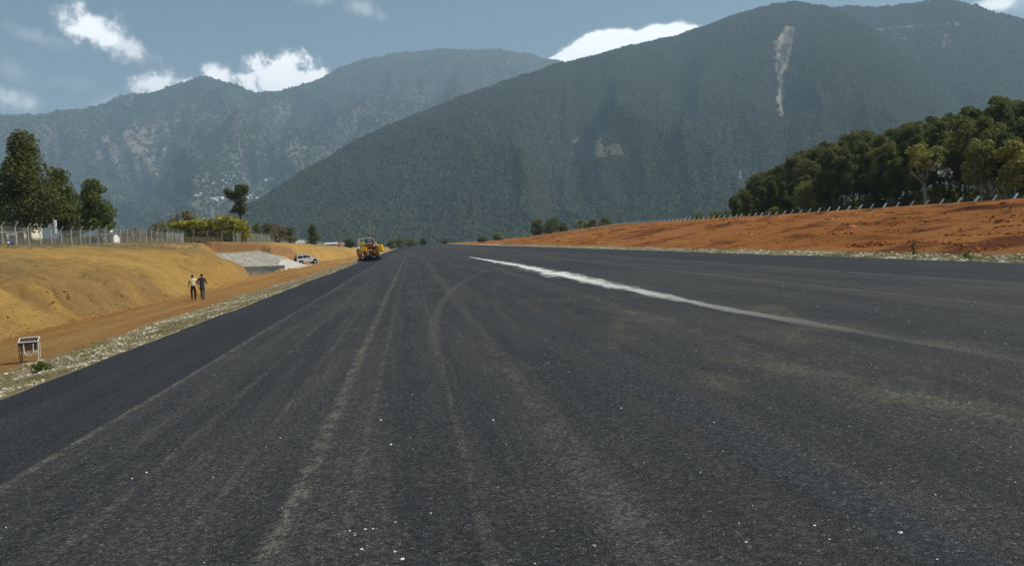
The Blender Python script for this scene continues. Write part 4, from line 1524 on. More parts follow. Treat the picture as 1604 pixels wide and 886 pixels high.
tufts('tall_grass', 'tall brown grass behind the left fence', 'grass', gpts(4200, fly, 70, 260, 6), 1.1, 9, 'leaf_dry', 6, 0.4, 0.05)
bky = lambda rng, n, y: -18.5 - 12 * rng.random(n)
tufts('dry_grass', 'thin dry grass tufts scattered over the ochre bank', 'grass', gpts(2600, bky, 28, 105, 7, 1.0, lambda x, y: clump(x, y, 3.0, 0.16, 97)), 0.09, 9, 'grass_dry', 7, 0.22, 0.012)


def stones(name, label, cat, P_, size, mat, seed, kind='stuff', pw=2.2):
    rng = np.random.default_rng(seed)
    n = len(P_)
    g_ = (1 + 5 ** 0.5) / 2
    ico = np.array([(-1, g_, 0), (1, g_, 0), (-1, -g_, 0), (1, -g_, 0), (0, -1, g_), (0, 1, g_), (0, -1, -g_), (0, 1, -g_), (g_, 0, -1), (g_, 0, 1), (-g_, 0, -1), (-g_, 0, 1)], float) / 1.9
    tri = np.array([(0, 11, 5), (0, 5, 1), (0, 1, 7), (0, 7, 10), (0, 10, 11), (1, 5, 9), (5, 11, 4), (11, 10, 2), (10, 7, 6), (7, 1, 8), (3, 9, 4), (3, 4, 2), (3, 2, 6), (3, 6, 8), (3, 8, 9), (4, 9, 5), (2, 4, 11), (6, 2, 10), (8, 6, 7), (9, 8, 1)])
    s = size * (0.3 + 0.9 * rng.random((n, 1, 1)) ** pw)
    jit = ico[None] * (0.65 + 0.7 * rng.random((n, 12, 1)))
    a = rng.random(n) * 6.283
    ca, sa = np.cos(a)[:, None], np.sin(a)[:, None]
    R_ = np.stack([jit[..., 0] * ca - jit[..., 1] * sa, jit[..., 0] * sa + jit[..., 1] * ca, jit[..., 2] * 0.62], -1)
    R_ += rng.standard_normal((n, 12, 3)) * 0.10
    V = (P_[:, None] + R_ * s).reshape(-1, 3)
    F = (np.arange(n)[:, None, None] * 12 + tri[None]).reshape(-1, 3)
    o = link(name, mesh_np(name, V, F), MAT[mat])
    return tag(o, label, cat, kind=kind)


stones('gravel', 'pale stones strewn over the left shoulder', 'gravel', gpts(10000, lsh, 13, 170, 11, 1.9, lambda x, y: clump(x, y, 1.3, -0.05, 111)), 0.06, 'gravel', 11)
stones('gravel', 'pale stones strewn over the right strip', 'gravel', gpts(9000, rsh, 30, 330, 12, 1.5, lambda x, y: clump(x, y, 1.2, -0.2, 112)), 0.11, 'gravel', 12)
MAT['redclod'] = plain('red_clod', (0.28, 0.10, 0.03), 0.95, 0, 0.3, 2.0, 0.05)
redx = lambda rng, n, y: 29 + 27 * rng.random(n) ** 1.2
stones('earth_clods', 'red earth clods on the graded field', 'clods', gpts(6500, redx, 40, 220, 13, 1.3, lambda x, y: clump(x, y, 4.0, 0.18, 113)), 0.15, 'redclod', 13, pw=4)
trk = lambda rng, n, y: -18.5 + 8 * rng.random(n) ** 1.0
MAT['clod'] = plain('ochre_clod', (0.40, 0.22, 0.075), 0.95, 0, 0.3, 2.0, 0.05)
stones('earth_clods', 'ochre clods at the foot of the bank and along the track', 'clods', np.concatenate([gpts(2600, trk, 18, 150, 14, 1.5), gpts(2600, lambda rng, n, y: -16.6 - 1.6 * rng.random(n) ** 1.5, 20, 108, 15, 1.3)]), 0.075, 'clod', 14, pw=3.5)
rngw = np.random.default_rng(44)
rows_ = []
for i in range(95):
    x0_, y0_ = 30 + 25 * rngw.random(), 42 + 150 * rngw.random() ** 1.2
    L_ = 1.5 + 6 * rngw.random()
    n_ = int(10 + L_ * 9)
    yy_ = y0_ + L_ * rngw.random(n_)
    xx_ = x0_ + 0.05 * (yy_ - y0_) * rngw.standard_normal() + 0.16 * rngw.standard_normal(n_)
    rows_.append(np.stack([xx_, yy_, ground_z(xx_, yy_)], -1))
stones('earth_clods', 'lines of red clods left by grading on the field', 'clods', np.concatenate(rows_), 0.17, 'redclod', 17, pw=2.5)
MAT['chip'] = plain('white_stone_chip', (0.70, 0.69, 0.64), 0.8, 0, 0.15, 20)
rng = np.random.default_rng(5)
n = 900
yy = 4.5 + 50 * rng.random(n) ** 1.8
xx = -3.6 + 22 * rng.random(n)
ch = np.stack([xx, yy, runway_z(xx) + 0.003], -1)
stones('stone_chips', 'small white stone chips scattered on the asphalt', 'chips', ch, 0.009, 'chip', 15)
big = []
for px, py in ((566, 860), (572, 829), (556, 838), (584, 828), (618, 864), (626, 852), (630, 876), (930, 855), (780, 763), (1410, 834), (1468, 876), (1370, 577), (640, 545), (596, 658), (612, 696), (772, 658), (1168, 849), (1330, 668), (920, 550), (1090, 548)):
    q = on_z(px, py, 0.0)
    q = on_z(px, py, float(runway_z(np.array(q.x))))
    big.append((q.x, q.y, q.z + 0.003))
stones('stone_chips', 'larger white stone chips lying in the foreground asphalt', 'chips', np.array(big), 0.013, 'chip', 16, pw=0.6)


# ------------------------------------------------------------------ fences
def lerp_run(pts, step):
    out = []
    carry = 0.0
    for (x0, y0), (x1, y1) in zip(pts[:-1], pts[1:]):
        L = math.hypot(x1 - x0, y1 - y0)
        s_ = carry
        while s_ < L:
            out.append((x0 + (x1 - x0) * s_ / L, y0 + (y1 - y0) * s_ / L))
            s_ += step
        carry = s_ - L
    return out


def fence(name, label, runs, step, ph, arm, thick, mat, mesh_step, wires, wire_r=0.0035):
    root = empty(name, (0, 0, 0))
    tag(root, label, 'fence')
    pm = MB()
    pm.box((0, 0, ph / 2 - 0.2), (thick, thick, ph + 0.4))
    a = Vector((arm[0], 0, arm[1]))
    L = a.length
    rot = Matrix.Rotation(math.atan2(arm[0], arm[1]), 3, 'Y')
    c = Vector((arm[0] / 2, 0, ph + arm[1] / 2 - 0.02))
    pm.box(c, (thick * 1.05, thick * 0.94, L + 0.04), rot)
    me = pm.mesh('post')
    me.materials.append(MAT[mat])
    rp = random.Random(4)
    wm = MB()
    V, F = [], []
    for pts in runs:
        P_ = [Vector((x, y, gz(x, y) - 0.03)) for x, y in lerp_run(pts, step)]
        for q in P_:
            o = link('post', me, None, root, q)
            o.rotation_euler = (rp.gauss(0, .02), rp.gauss(0, .025), rp.gauss(0, .05))
        for q0, q1 in zip(P_[:-1], P_[1:]):
            for (ox, hz_) in wires:
                wm.tube([q0 + Vector((ox, 0, hz_)), q1 + Vector((ox, 0, hz_))], wire_r, 3, False)
            n_ = max(2, int((q1 - q0).length / mesh_step))
            hh = ph - 0.12
            dv = (q1 - q0) / n_
            run_ = int(round(hh / dv.length))
            for i in range(n_):
                for sgn in (1, -1):
                    # one diagonal wire from the foot to the top rail (kept inside the bay's neighbours)
                    b0 = q0 + dv * i + Vector((0, 0, 0.06))
                    b1 = b0 + dv * run_ * sgn + Vector((0, 0, hh))
                    wm.tube([b0, b1], wire_r, 3, False)
    w = wm.build('wire_mesh', MAT['wire'], root)
    w['kind'] = 'stuff'
    return root


fence('wire_fence', 'chain link fence with bent posts along the top of the left bank',
      [[(-42, 58), (-42, 165), (-50, 183), (-48.0, 183.5), (-36.8, 182), (-36.5, 186), (-36.5, 440)]], 3.0, 2.15, (0.33, 0.40), 0.075, 'post_grey', 0.14,
      ((0, 0.1), (0, 1.1), (0, 2.05), (0.12, 2.3), (0.3, 2.5)), 0.0028)
fence('post_fence', 'fence of bright white bent posts along the crest of the red field',
      [[(60.6, 74), (60.6, 330)]], 3.0, 2.05, (0.5, 0.56), 0.14, 'post', 0.3, ((0, 0.1), (0, 1.95), (0.2, 2.25), (0.38, 2.5)))

# ------------------------------------------------------------------ apron and drain in the left bank
root = empty('stone_apron', (0, 0, 0))
tag(root, 'pale stone pitched apron sloping down to a drain in the gap of the bank', 'apron')
base = MB()
AP = [(-25.4, 130.4), (-20.4, 130.4), (-21.6, 149.0), (-29.6, 174.6), (-37.6, 174.6)]
base.add([(x, y, float(apron_z(np.array(y))) + 0.03) for x, y in AP], [(0, 1, 2, 3, 4)])
base.build('mortar_bed', MAT['concrete'], root)
rng = random.Random(9)
V, F = [], []
pitch = []
yv = 130.8
while yv < 174.5:
    st_ = 0.85 + 0.1 * rng.random()
    xl_ = np.interp(yv, (130.4, 174.6), (-25.2, -37.4))
    xr_ = np.interp(yv, (130.4, 149, 174.6), (-20.5, -21.7, -29.8))
    xv = xl_ + 0.4 * rng.random()
    while xv < xr_ - 0.4:
        wv = rng.uniform(0.55, 1.15)
        z = float(apron_z(np.array(yv))) + 0.03
        o = len(V)
        e = 0.06
        hh = rng.uniform(0.05, 0.15)
        for (ax, ay) in ((e, e), (wv - e, e), (wv - e, st_ - e), (e, st_ - e)):
            jx, jy = rng.uniform(-.06, .06), rng.uniform(-.06, .06)
            zz = float(apron_z(np.array(yv + ay)))
            V.append((xv + ax + jx, yv + ay + jy, zz + 0.0))
            V.append((xv + ax * .94 + .03 + jx, yv + ay * .94 + .03 + jy, zz + hh + rng.uniform(-.02, .02)))
        F += [(o + 1, o + 3, o + 5, o + 7), (o, o + 2, o + 3, o + 1), (o + 2, o + 4, o + 5, o + 3), (o + 4, o + 6, o + 7, o + 5), (o + 6, o, o + 1, o + 7)]
        xv += wv
    yv += st_
st = link('pitching_stones', mesh_np('pitching_stones', np.array(V), np.array(F)), MAT['stone'], root)
st['kind'] = 'stuff'
tg = MB()
tz = lambda y: float(apron_z(np.array(y)))
tg.add([(-20.45, 130.45, tz(130.45) + .02), (-21.6, 149, tz(149) + .02), (-22.6, 153, tz(153) + .0), (-18.3, 151.5, -.99), (-17.3, 143, -1.0), (-17.6, 134, -1.0), (-19.2, 130.45, -1.0)], [(0, 6, 5, 4, 3, 2, 1)])
tg.build('concrete_toe', MAT['concrete'], root)
hw = MB()
hw.add([(-25.8, 129.9, -2.6), (-19.0, 129.9, -2.6), (-19.0, 129.9, -0.42), (-25.8, 129.9, -0.22),
        (-25.8, 130.5, -2.6), (-19.0, 130.5, -2.6), (-19.0, 130.5, -0.42), (-25.8, 130.5, -0.22)],
       [(0, 1, 2, 3), (5, 4, 7, 6), (3, 2, 6, 7), (1, 5, 6, 2), (4, 0, 3, 7)])
hw.build('head_wall', MAT['shaded_concrete'], root)
cp_ = MB()
cp_.add([(-25.9, 129.8, -0.215), (-18.9, 129.8, -0.415), (-18.9, 130.6, -0.415), (-25.9, 130.6, -0.215),
         (-25.9, 129.8, -0.10), (-18.9, 129.8, -0.30), (-18.9, 130.6, -0.30), (-25.9, 130.6, -0.10)],
        [(0, 3, 2, 1), (4, 5, 6, 7), (0, 1, 5, 4), (1, 2, 6, 5), (2, 3, 7, 6), (3, 0, 4, 7)])
cp_.build('coping', MAT['white'], root)
fl = MB()
fl.add([(-25.6, 129.9, -2.0), (-19.2, 129.9, -2.0), (-19.0, 111.5, -2.0), (-21.6, 111.5, -2.0)], [(3, 2, 1, 0)])
fl.build('drain_floor', MAT['shaded_concrete'], root)
rng = random.Random(2)
rocks = []
for i in range(90):
    t_ = rng.random()
    x, y = -20.3 + 2.6 * t_ + rng.uniform(-.5, .5), 111 + 40 * t_ + rng.uniform(-1, 1)
    rocks.append((x, y, gz(x, y) + 0.05))
stones('rubble', 'white rubble along the rim of the drain by the track', 'rubble', np.array(rocks), 0.26, 'gravel', 21)

# earth heaps on the red field, the first with its shadow painted in
def heap(name, label, px, py, X, s, seed, mat='orange'):
    d_ = ray(px, py)
    y = X / d_.x * d_.y
    rng = np.random.default_rng(seed)
    n, m_ = 18, 7
    V, F = [], []
    for j in range(m_):
        t_ = j / (m_ - 1)
        for i in range(n):
            a = 2 * math.pi * i / n
            rr_ = s * (1 - t_) * (0.8 + 0.35 * rng.random()) + 0.02
            V.append((rr_ * math.cos(a) * 1.1, rr_ * math.sin(a), -0.15 + s * 0.62 * math.sin(t_ * 1.5) + 0.06 * s * rng.standard_normal()))
    for j in range(m_ - 1):
        for i in range(n):
            F.append((j * n + i, j * n + (i + 1) % n, (j + 1) * n + (i + 1) % n, (j + 1) * n + i))
    o = link(name, mesh_np(name, np.array(V), np.array(F)), MAT[mat], None, (X, y, gz(X, y)))
    return tag(o, label, 'heap')


MAT['shaded_earth'] = plain('shaded_red_earth', (0.10, 0.042, 0.02), 0.95, 0, 0.3, 3, 0.05)  # red earth darkened to paint the heap's shadowed face
heap('earth_heap', 'small earth heap with painted shade high on the red field near the right edge', 1572, 328, 50, 0.62, 1, 'shaded_earth')
heap('earth_heap', 'low red earth heap midway down the red field', 1333, 362, 40, 0.7, 2)
heap('earth_heap', 'low red earth heap near the field crest below the wood', 1302, 348, 46, 0.6, 3)
o = heap('pale_rock', 'single pale rock lying on the red field', 1178, 375, 36, 0.32, 4, 'gravel')
o['category'] = 'rock'


# ------------------------------------------------------------------ metal tray stand
p = on_z(48, 567, -0.86)
p.z = gz_patch(p.x, p.y) + 0.01
root = empty('tray_stand', p, rad(14))
tag(root, 'small open topped metal tray stand with pale rim on the dirt track', 'stand')
w, d, h = 0.50, 0.30, 0.58
tray = MB()
zt, zb = h, h - 0.24
tw, bw = 1.0, 0.72
ri = [(-w / 2, -d / 2), (w / 2, -d / 2), (w / 2, d / 2), (-w / 2, d / 2)]
tl_ = lambda y: (y + d / 2) / d * 0.10
o4 = [(x, y, zt + tl_(y)) for x, y in ri] + [(x * bw, y * bw, zb) for x, y in ri] + [(x * .95, y * .93, zt - .001 + tl_(y)) for x, y in ri] + [(x * bw * .95, y * bw * .93, zb + 0.02) for x, y in ri]
tray.add(o4, [(0, 1, 5, 4), (1, 2, 6, 5), (2, 3, 7, 6), (3, 0, 4, 7), (4, 5, 6, 7)] + [(8, 12, 13, 9), (9, 13, 14, 10), (10, 14, 15, 11), (11, 15, 12, 8), (12, 15, 14, 13)] + [(0, 8, 9, 1), (1, 9, 10, 2), (2, 10, 11, 3), (3, 11, 8, 0)])
tray.build('tray', MAT['tray_metal'], root)
rim = MB()
for (x0, y0), (x1, y1) in zip(ri, ri[1:] + ri[:1]):
    rim.tube([(x0, y0, zt + .008 + tl_(y0)), (x1, y1, zt + .008 + tl_(y1))], 0.019, 6)
rim.build('rim', MAT['pale_metal'], root)
for sx in (-1, 1):
    for sy in (-1, 1):
        lg = MB()
        lg.tube([(sx * w * .49, sy * d * .47, zt - .02), (sx * w * .46, sy * d * .52, -0.02)], 0.017, 6)
        lg.build('leg', MAT['darkmetal' if sx < 0 else 'pale_metal'], root)
rod = MB()
rod.tube([(-.12, -d * .56, zt - .05), (-.115, -d * .60, zt - .28), (-.07, -d * .62, zt - .36), (.0, -d * .62, zt - .375), (.07, -d * .62, zt - .36), (.12, -d * .60, zt - .30), (.125, -d * .56, zt - .05)], 0.016, 6)
rod.build('bent_rod', MAT['pale_metal'], root)
cb = MB()
cb.tube([(-w * .47, -d * .5, zt - .30), (w * .47, -d * .5, zt - .30)], 0.012, 6)
cb.tube([(-w * .47, d * .5, zt - .30), (w * .47, d * .5, zt - .30)], 0.012, 6)
cb.build('crossbar', MAT['pale_metal'], root)
rg = MB()
rg.disc((.20, -d * .60, zt - .30), 0.05, 0.012, 12, 'y', 0.036)
rg.build('ring', MAT['pale_metal'], root)


# ------------------------------------------------------------------ people
def skin(name, verts, edges, mat, parent, sub=1, smooth=True):
    """verts: (x, y, z, r) or (x, y, z, rx, ry); grown with a Skin modifier"""
    me = bpy.data.meshes.new(name)
    me.from_pydata([v[:3] for v in verts], edges, [])
    o = link(name, me, mat, parent)
    sk_ = o.modifiers.new('skin', 'SKIN')
    sk_.use_smooth_shade = smooth
    sk_.branch_smoothing = 0.4
    if not me.skin_vertices:
        return o
    for i, v in enumerate(verts):
        d = me.skin_vertices[0].data[i]
        d.radius = (v[3], v[4] if len(v) > 4 else v[3])
        d.use_root = (i == 0)
    sb = o.modifiers.new('smooth', 'SUBSURF')
    sb.levels = sb.render_levels = sub
    return o


def person(label, loc, rz, h, legs, arms, mats, bare_arm, long_top):
    """legs/arms: joint positions for the left (-1) and right (+1) side, facing +Y"""
    s = h / 1.62
    root = empty('person', loc, rz)
    root.scale = (s, s, s)
    tag(root, label, 'person', None)
    # body: one continuous figure
    v = [(0, 0, .90, .115, .09), (0, 0, 1.08, .11, .085), (0, 0, 1.26, .13, .09), (0, 0, 1.375, .075, .06), (0, .005, 1.43, .048, .05),
         (0, .015, 1.475, .062, .075), (0, .02, 1.535, .082, .10), (0, .015, 1.60, .06, .07)]
    e = [(0, 1), (1, 2), (2, 3), (3, 4), (4, 5), (5, 6), (6, 7)]
    for sd in (-1, 1):
        L, A = legs[sd], arms[sd]
        i = len(v)
        v += [(sd * .085, 0, .83, .082, .085), (*L[0], .055, .058), (*L[1], .036, .04), (L[1][0] + .012 * sd, L[1][1] + .04, L[1][2] - .045, .036, .03), (L[1][0] + .02 * sd, L[1][1] + .15, L[1][2] - .055, .032, .018)]
        e += [(0, i), (i, i + 1), (i + 1, i + 2), (i + 2, i + 3), (i + 3, i + 4)]
        i = len(v)
        v += [(sd * .165, 0, 1.35, .052, .05), (*A[0], .038, .038), (*A[1], .026, .024)]
        dv = (Vector(A[1]) - Vector(A[0])).normalized()
        palm = Vector(A[1]) + dv * .055
        v += [(*palm, .034, .018)]
        e += [(2, i), (i, i + 1), (i + 1, i + 2), (i + 2, i + 3)]
        # five fingers, slightly curled
        side = Vector((0, 1, 0)) - dv * dv.y
        side.normalize()
        cu = dv.cross(side) * (-sd)
        for k_ in range(4):
            b0 = palm + side * (.024 - .016 * k_) + dv * .03
            L1 = (.036, .041, .038, .029)[k_]
            j = len(v)
            v += [(*b0, .009), (*(b0 + dv * L1 + cu * .006), .008), (*(b0 + dv * L1 * 1.7 + cu * .024), .0065)]
            e += [(i + 3, j), (j, j + 1), (j + 1, j + 2)]
        j = len(v)
        tb0 = Vector(A[1]) + dv * .03 + side * .026
        v += [(*tb0, .011), (*(tb0 + dv * .03 + side * .022 + cu * .008), .0095), (*(tb0 + dv * .056 + side * .026 + cu * .016), .008)]
        e += [(i + 3, j), (j, j + 1), (j + 1, j + 2)]
    body = skin('body', v, e, MAT['skin'], root, 2)
    # face on the far side of the head
    fc = MB()
    fc.box((0, .115, 1.525), (.026, .03, .045))
    fc.build('nose', MAT['skin'], root)
    for sd in (-1, 1):
        ey = MB()
        ey.disc((sd * .03, .104, 1.545), .011, .012, 8, 'y')
        ey.build('eye', MAT['hair'], root)
        ea = MB()
        ea.box((sd * .08, .012, 1.53), (.018, .035, .055))
        ea.build('ear', MAT['skin'], root)
    mo = MB()
    mo.box((0, .101, 1.487), (.045, .012, .009))
    mo.build('mouth', MAT['orange'], root)
    hv, hf = [], []
    for j in range(9):
        t_ = j / 8 * math.pi * 0.62
        for i_ in range(14):
            a_ = 6.283 * i_ / 14
            low_ = 1.0 if math.sin(a_) < 0.2 else 0.72      # hair comes lower at the back
            tt_ = t_ * low_
            q_ = 1 + .05 * math.sin(5 * a_ + j)
            hv.append((.088 * q_ * math.sin(tt_) * math.cos(a_), .008 + .104 * q_ * math.sin(tt_) * math.sin(a_), 1.535 + .098 * math.cos(tt_)))
    for j in range(8):
        for i_ in range(14):
            hf.append((j * 14 + i_, j * 14 + (i_ + 1) % 14, (j + 1) * 14 + (i_ + 1) % 14, (j + 1) * 14 + i_))
    link('hair', mesh_np('hair', np.array(hv), np.array(hf), True), MAT['hair'], root)
    # clothes follow the body
    tv = [(0, 0, .84, .16, .14), (0, 0, 1.08, .15, .12), (0, 0, 1.27, .165, .125), (0, 0, 1.40, .09, .08)]
    te = [(0, 1), (1, 2), (2, 3)]
    if long_top:
        tv += [(0, 0, .76, .165, .145)]
        te += [(0, len(tv) - 1)]
    for sd in (-1, 1):
        A = arms[sd]
        i = len(tv)
        end = A[1] if not bare_arm else tuple(Vector((sd * .165, 0, 1.35)).lerp(Vector(A[0]), .5))
        tv += [(sd * .165, 0, 1.35, .07, .066)]
        te += [(2, i)]
        if not bare_arm:
            tv += [(*A[0], .056, .055)]
            te += [(i, i + 1)]
            i += 1
        tv += [(*end, .05 if bare_arm else .042)]
        te += [(i, i + 1)]
    skin('shirt' if bare_arm else 'jacket', tv, te, mats[0], root, 2)
    bv = [(0, 0, 1.02, .13, .11), (0, 0, .86, .145, .12)]
    be = [(0, 1)]
    for sd in (-1, 1):
        L = legs[sd]
        i = len(bv)
        bv += [(sd * .085, 0, .80, .098, .10), (*L[0], .07, .073), (L[1][0], L[1][1], L[1][2] + .01, .058, .062)]
        be += [(1, i), (i, i + 1), (i + 1, i + 2)]
    skin('trousers', bv, be, mats[1], root, 2)
    for sd in (-1, 1):
        L = legs[sd][1]
        skin('shoe', [(L[0], L[1] - .035, L[2] - .045, .046, .04), (L[0] + .01 * sd, L[1] + .07, L[2] - .055, .048, .034), (L[0] + .02 * sd, L[1] + .165, L[2] - .062, .036, .026)], [(0, 1), (1, 2)], MAT['shoe'], root)
    return root


def legpose(f):
    """f > 0: right foot forward"""
    return {-1: [(-.10, .06 - .10 * f, .47), (-.085, -.04 - .20 * f, .09 + .05 * max(f, 0))], 1: [(.10, .06 + .10 * f, .47), (.085, -.04 + .20 * f, .09 + .05 * max(-f, 0))]}


p = on_z(304, 472.5, -0.97)
p.z = gz_patch(p.x, p.y) + 0.03
person('person in cream shirt and dark trousers walking away on the dirt track', p, rad(8), 1.60, legpose(0.35),
       {-1: [(-.235, -.02, 1.09), (-.25, .06, .86)], 1: [(.26, -.04, 1.10), (.33, .03, .88)]}, (MAT['shirt'], MAT['trouser_dark']), True, False)
p = on_z(318.5, 471.5, -0.97)
p.z = gz_patch(p.x, p.y) + 0.03
person('person in charcoal jacket and grey trousers walking beside the cream shirt', p, rad(-6), 1.62, legpose(-0.3),
       {-1: [(-.27, -.04, 1.12), (-.17, .10, .98)], 1: [(.27, -.04, 1.12), (.20, .13, 1.0)]}, (MAT['jacket'], MAT['trouser_grey']), False, True)


# ------------------------------------------------------------------ silver car
p = on_z(481, 414.0, -0.97)
rootc = empty('parked_car', (p.x, p.y, gz_patch(p.x, p.y) + 0.03), rad(24))
rootc.rotation_euler = (0, rad(-3), rad(24))
rootc.scale = (1.06, 1.06, 1.06)
tag(rootc, 'silver short off road car parked on the track by the stone apron', 'car')
bd = MB()
WB = 0.84
side = [(-1.88, .42), (-1.92, .62), (-1.9, 1.08), (.78, 1.10), (1.62, 1.02), (1.86, .93), (1.92, .66), (1.86, .42)]
bd.prism(side, -WB, WB, 'y')
bd.build('body', MAT['silver'], rootc)
cab = MB()
lo = [(-1.88, 1.08), (-1.80, 1.74), (.22, 1.76), (.84, 1.095)]
cab.add([(x, -WB + .02 + (.10 if z > 1.3 else 0), z) for x, z in lo] + [(x, WB - .02 - (.10 if z > 1.3 else 0), z) for x, z in lo], [(0, 1, 2, 3)[::-1], (4, 5, 6, 7), (0, 4, 5, 1)[::-1], (1, 5, 6, 2)[::-1], (2, 6, 7, 3)[::-1]])
cab.build('cabin', MAT['silver'], rootc)


def pane(pts, parent, off):
    m_ = MB()
    o = Vector(off)
    a = [Vector(q) for q in pts]
    m_.add([q + o for q in a] + [q - o * 2 for q in a], [(0, 1, 2, 3), (7, 6, 5, 4), (0, 4, 5, 1), (1, 5, 6, 2), (2, 6, 7, 3), (3, 7, 4, 0)])
    return m_.build('window', MAT['glass'], parent)


for sy in (-1, 1):
    def sp_(x, z):
        q = np.interp(z, (1.08, 1.75), (0.0, 0.10))
        return (x, sy * (WB - .02 - q), z)
    of = (0, sy * .008, .001)
    for (xa, xb, xc, xd) in ((-1.74, -1.70, -.88, -.88), (-.80, -.80, -.12, -.12), (-.05, -.05, .16, .58)):
        pane([sp_(xa, 1.16), sp_(xb, 1.64), sp_(xc, 1.64), sp_(xd, 1.16)], rootc, of)
    dr = MB()
    dr.box((-.25, sy * (WB + .006), .78), (1.02, .012, .56))
    o = dr.build('door', MAT['silver'], rootc)
    hd = MB()
    hd.box((-.62, sy * (WB + .03), .98), (.16, .03, .035))
    hd.build('handle', MAT['black'], o)
    sk_ = MB()
    sk_.box((0, sy * (WB + .01), .40), (2.0, .05, .10))
    sk_.build('side_step', MAT['black'], rootc)
    mi = MB()
    mi.bbox((.55, sy * (WB + .12), 1.16), (.10, .18, .14), .02)
    mi.build('mirror', MAT['silver'], rootc)
    for x in (-1.22, 1.22):
        ar = MB()
        ar.disc((x, sy * (WB - .06), .47), .43, .20, 18, 'y')
        ar.build('wheel_arch', MAT['black'], rootc)
        wh = MB()
        wh.disc((x, sy * (WB + .0), .36), .36, .23, 20, 'y', .20)
        o = wh.build('tyre', MAT['black'], rootc)
        rm = MB()
        rm.disc((x, sy * (WB + .02), .36), .22, .16, 12, 'y')
        rm.build('rim', MAT['rim'], o)
    hl_ = MB()
    hl_.bbox((1.86, sy * .62, .84), (.10, .26, .18), .03)
    hl_.build('headlight', MAT['lamp_clear'], rootc)
    tl = MB()
    tl.box((-1.915, sy * .74, .86), (.05, .12, .3))
    tl.build('tail_light', MAT['lamp_red'], rootc)
pane([(.255, -.66, 1.70), (.255, .66, 1.70), (.80, .76, 1.13), (.80, -.76, 1.13)], rootc, (.008, 0, .008))
pane([(-1.885, -.66, 1.16), (-1.885, .66, 1.16), (-1.815, .62, 1.64), (-1.815, -.62, 1.64)], rootc, (-.012, 0, .002))
sw = MB()
sw.disc((-2.0, 0.1, .95), .34, .2, 18, 'x')
sw.build('spare_wheel', MAT['black'], rootc)
for x in (-1.95, 1.93):
    bm_ = MB()
    bm_.bbox((x, 0, .52), (.16, 1.66, .2), .03)
    bm_.build('bumper', MAT['darkmetal'], rootc)
gr_ = MB()
gr_.box((1.90, 0, .82), (.05, .9, .2))
gr_.build('grille', MAT['black'], rootc)
rr_ = MB()
for sy in (-1, 1):
    rr_.tube([(-1.6, sy * .66, 1.80), (.1, sy * .66, 1.82)], .02, 6)
rr_.build('roof_rail', MAT['darkmetal'], rootc)


# ------------------------------------------------------------------ yellow paver
rootp = empty('asphalt_paver', (-5.75, 115, float(runway_z(np.array(-5.75))) + 0.05), rad(-3))
rootp.rotation_euler = (0, rad(-2.2), rad(-3))
tag(rootp, 'yellow asphalt paver seen from behind on the left runway edge', 'paver')


def pp(name, mat, fn, parent=None):
    m_ = MB()
    fn(m_)
    return m_.build(name, MAT[mat], parent or rootp)


scr = pp('screed', 'black', lambda m_: (m_.bbox((0.02, 0, .22), (2.8, .7, .40), .04), m_.box((0.02, -.42, .10), (2.9, .25, .16))))
for x, z in ((-.82, .45), (.73, .47)):
    pp('screed_plate', 'white', lambda m_: m_.box((x, -.372, z - .02), (.40, .04, .16)), scr)
pp('end_gate', 'white', lambda m_: m_.box((-1.56, -.05, .18), (.10, .9, .40)))
pp('end_gate', 'darkmetal', lambda m_: m_.box((1.56, -.05, .20), (.10, .9, .42)))
pp('footboard', 'darkmetal', lambda m_: m_.box((0.02, -.5, .56), (2.7, .34, .06)))
pp('chassis', 'orange', lambda m_: (m_.bbox((0, 2.4, .95), (2.2, 3.4, .75), .05), m_.box((0, .5, .92), (2.5, .3, .62))))
pp('engine_hood', 'yellow', lambda m_: m_.bbox((0, 2.7, 1.62), (2.2, 2.6, .72), .08))
pp('hood_rail', 'pale_metal', lambda m_: m_.box((0.12, .55, 2.22), (1.0, .7, .07)))
pp('deck', 'orange', lambda m_: (m_.box((0, 1.0, 1.78), (2.5, 1.3, .12)), m_.box((0.12, .50, 2.0), (1.1, .10, .36))))
pp('heat_shield', 'darkmetal', lambda m_: m_.box((0.1, .40, 1.45), (1.9, .08, .55)))
pp('side_panel', 'yellow', lambda m_: m_.bbox((-.56, .12, 1.54), (.78, .34, .56), .04))
pp('side_panel', 'yellow', lambda m_: m_.bbox((.88, .02, 1.16), (.42, .3, .44), .04))
pp('side_panel', 'yellow', lambda m_: m_.bbox((.22, .16, 1.36), (.62, .26, .18), .03))
pp('control_box', 'yellow', lambda m_: m_.bbox((-.82, .55, 2.36), (.68, .5, .42), .04))
pp('hopper_wing', 'yellow', lambda m_: m_.bbox((1.58, .45, 1.55), (.70, 1.3, .86), .08))
pp('hopper_wing', 'yellow', lambda m_: m_.prism([(-1.15, 1.1), (-1.5, 1.15), (-1.55, 1.8), (-1.2, 1.85)], 2.8, 4.8, 'y'))
cs = pp('screed_control', 'orange', lambda m_: (m_.bbox((-1.3, -.1, 1.2), (.46, .4, .8), .04), m_.box((-1.28, -.1, .75), (.25, .25, .35))))
pp('panel', 'pale_metal', lambda m_: m_.box((-1.24, -.25, 1.74), (.44, .3, .24), Matrix.Rotation(rad(25), 3, 'X')), cs)
pp('knob', 'black', lambda m_: m_.bbox((-1.46, -.2, 1.95), (.16, .16, .2), .03), cs)
cs = pp('screed_control', 'orange', lambda m_: (m_.bbox((1.14, -.05, 1.52), (.40, .36, .70), .04), m_.box((1.14, -.05, .85), (.2, .2, .6))))
pp('panel', 'pale_metal', lambda m_: m_.box((1.08, -.2, 1.98), (.38, .26, .2), Matrix.Rotation(rad(25), 3, 'X')), cs)
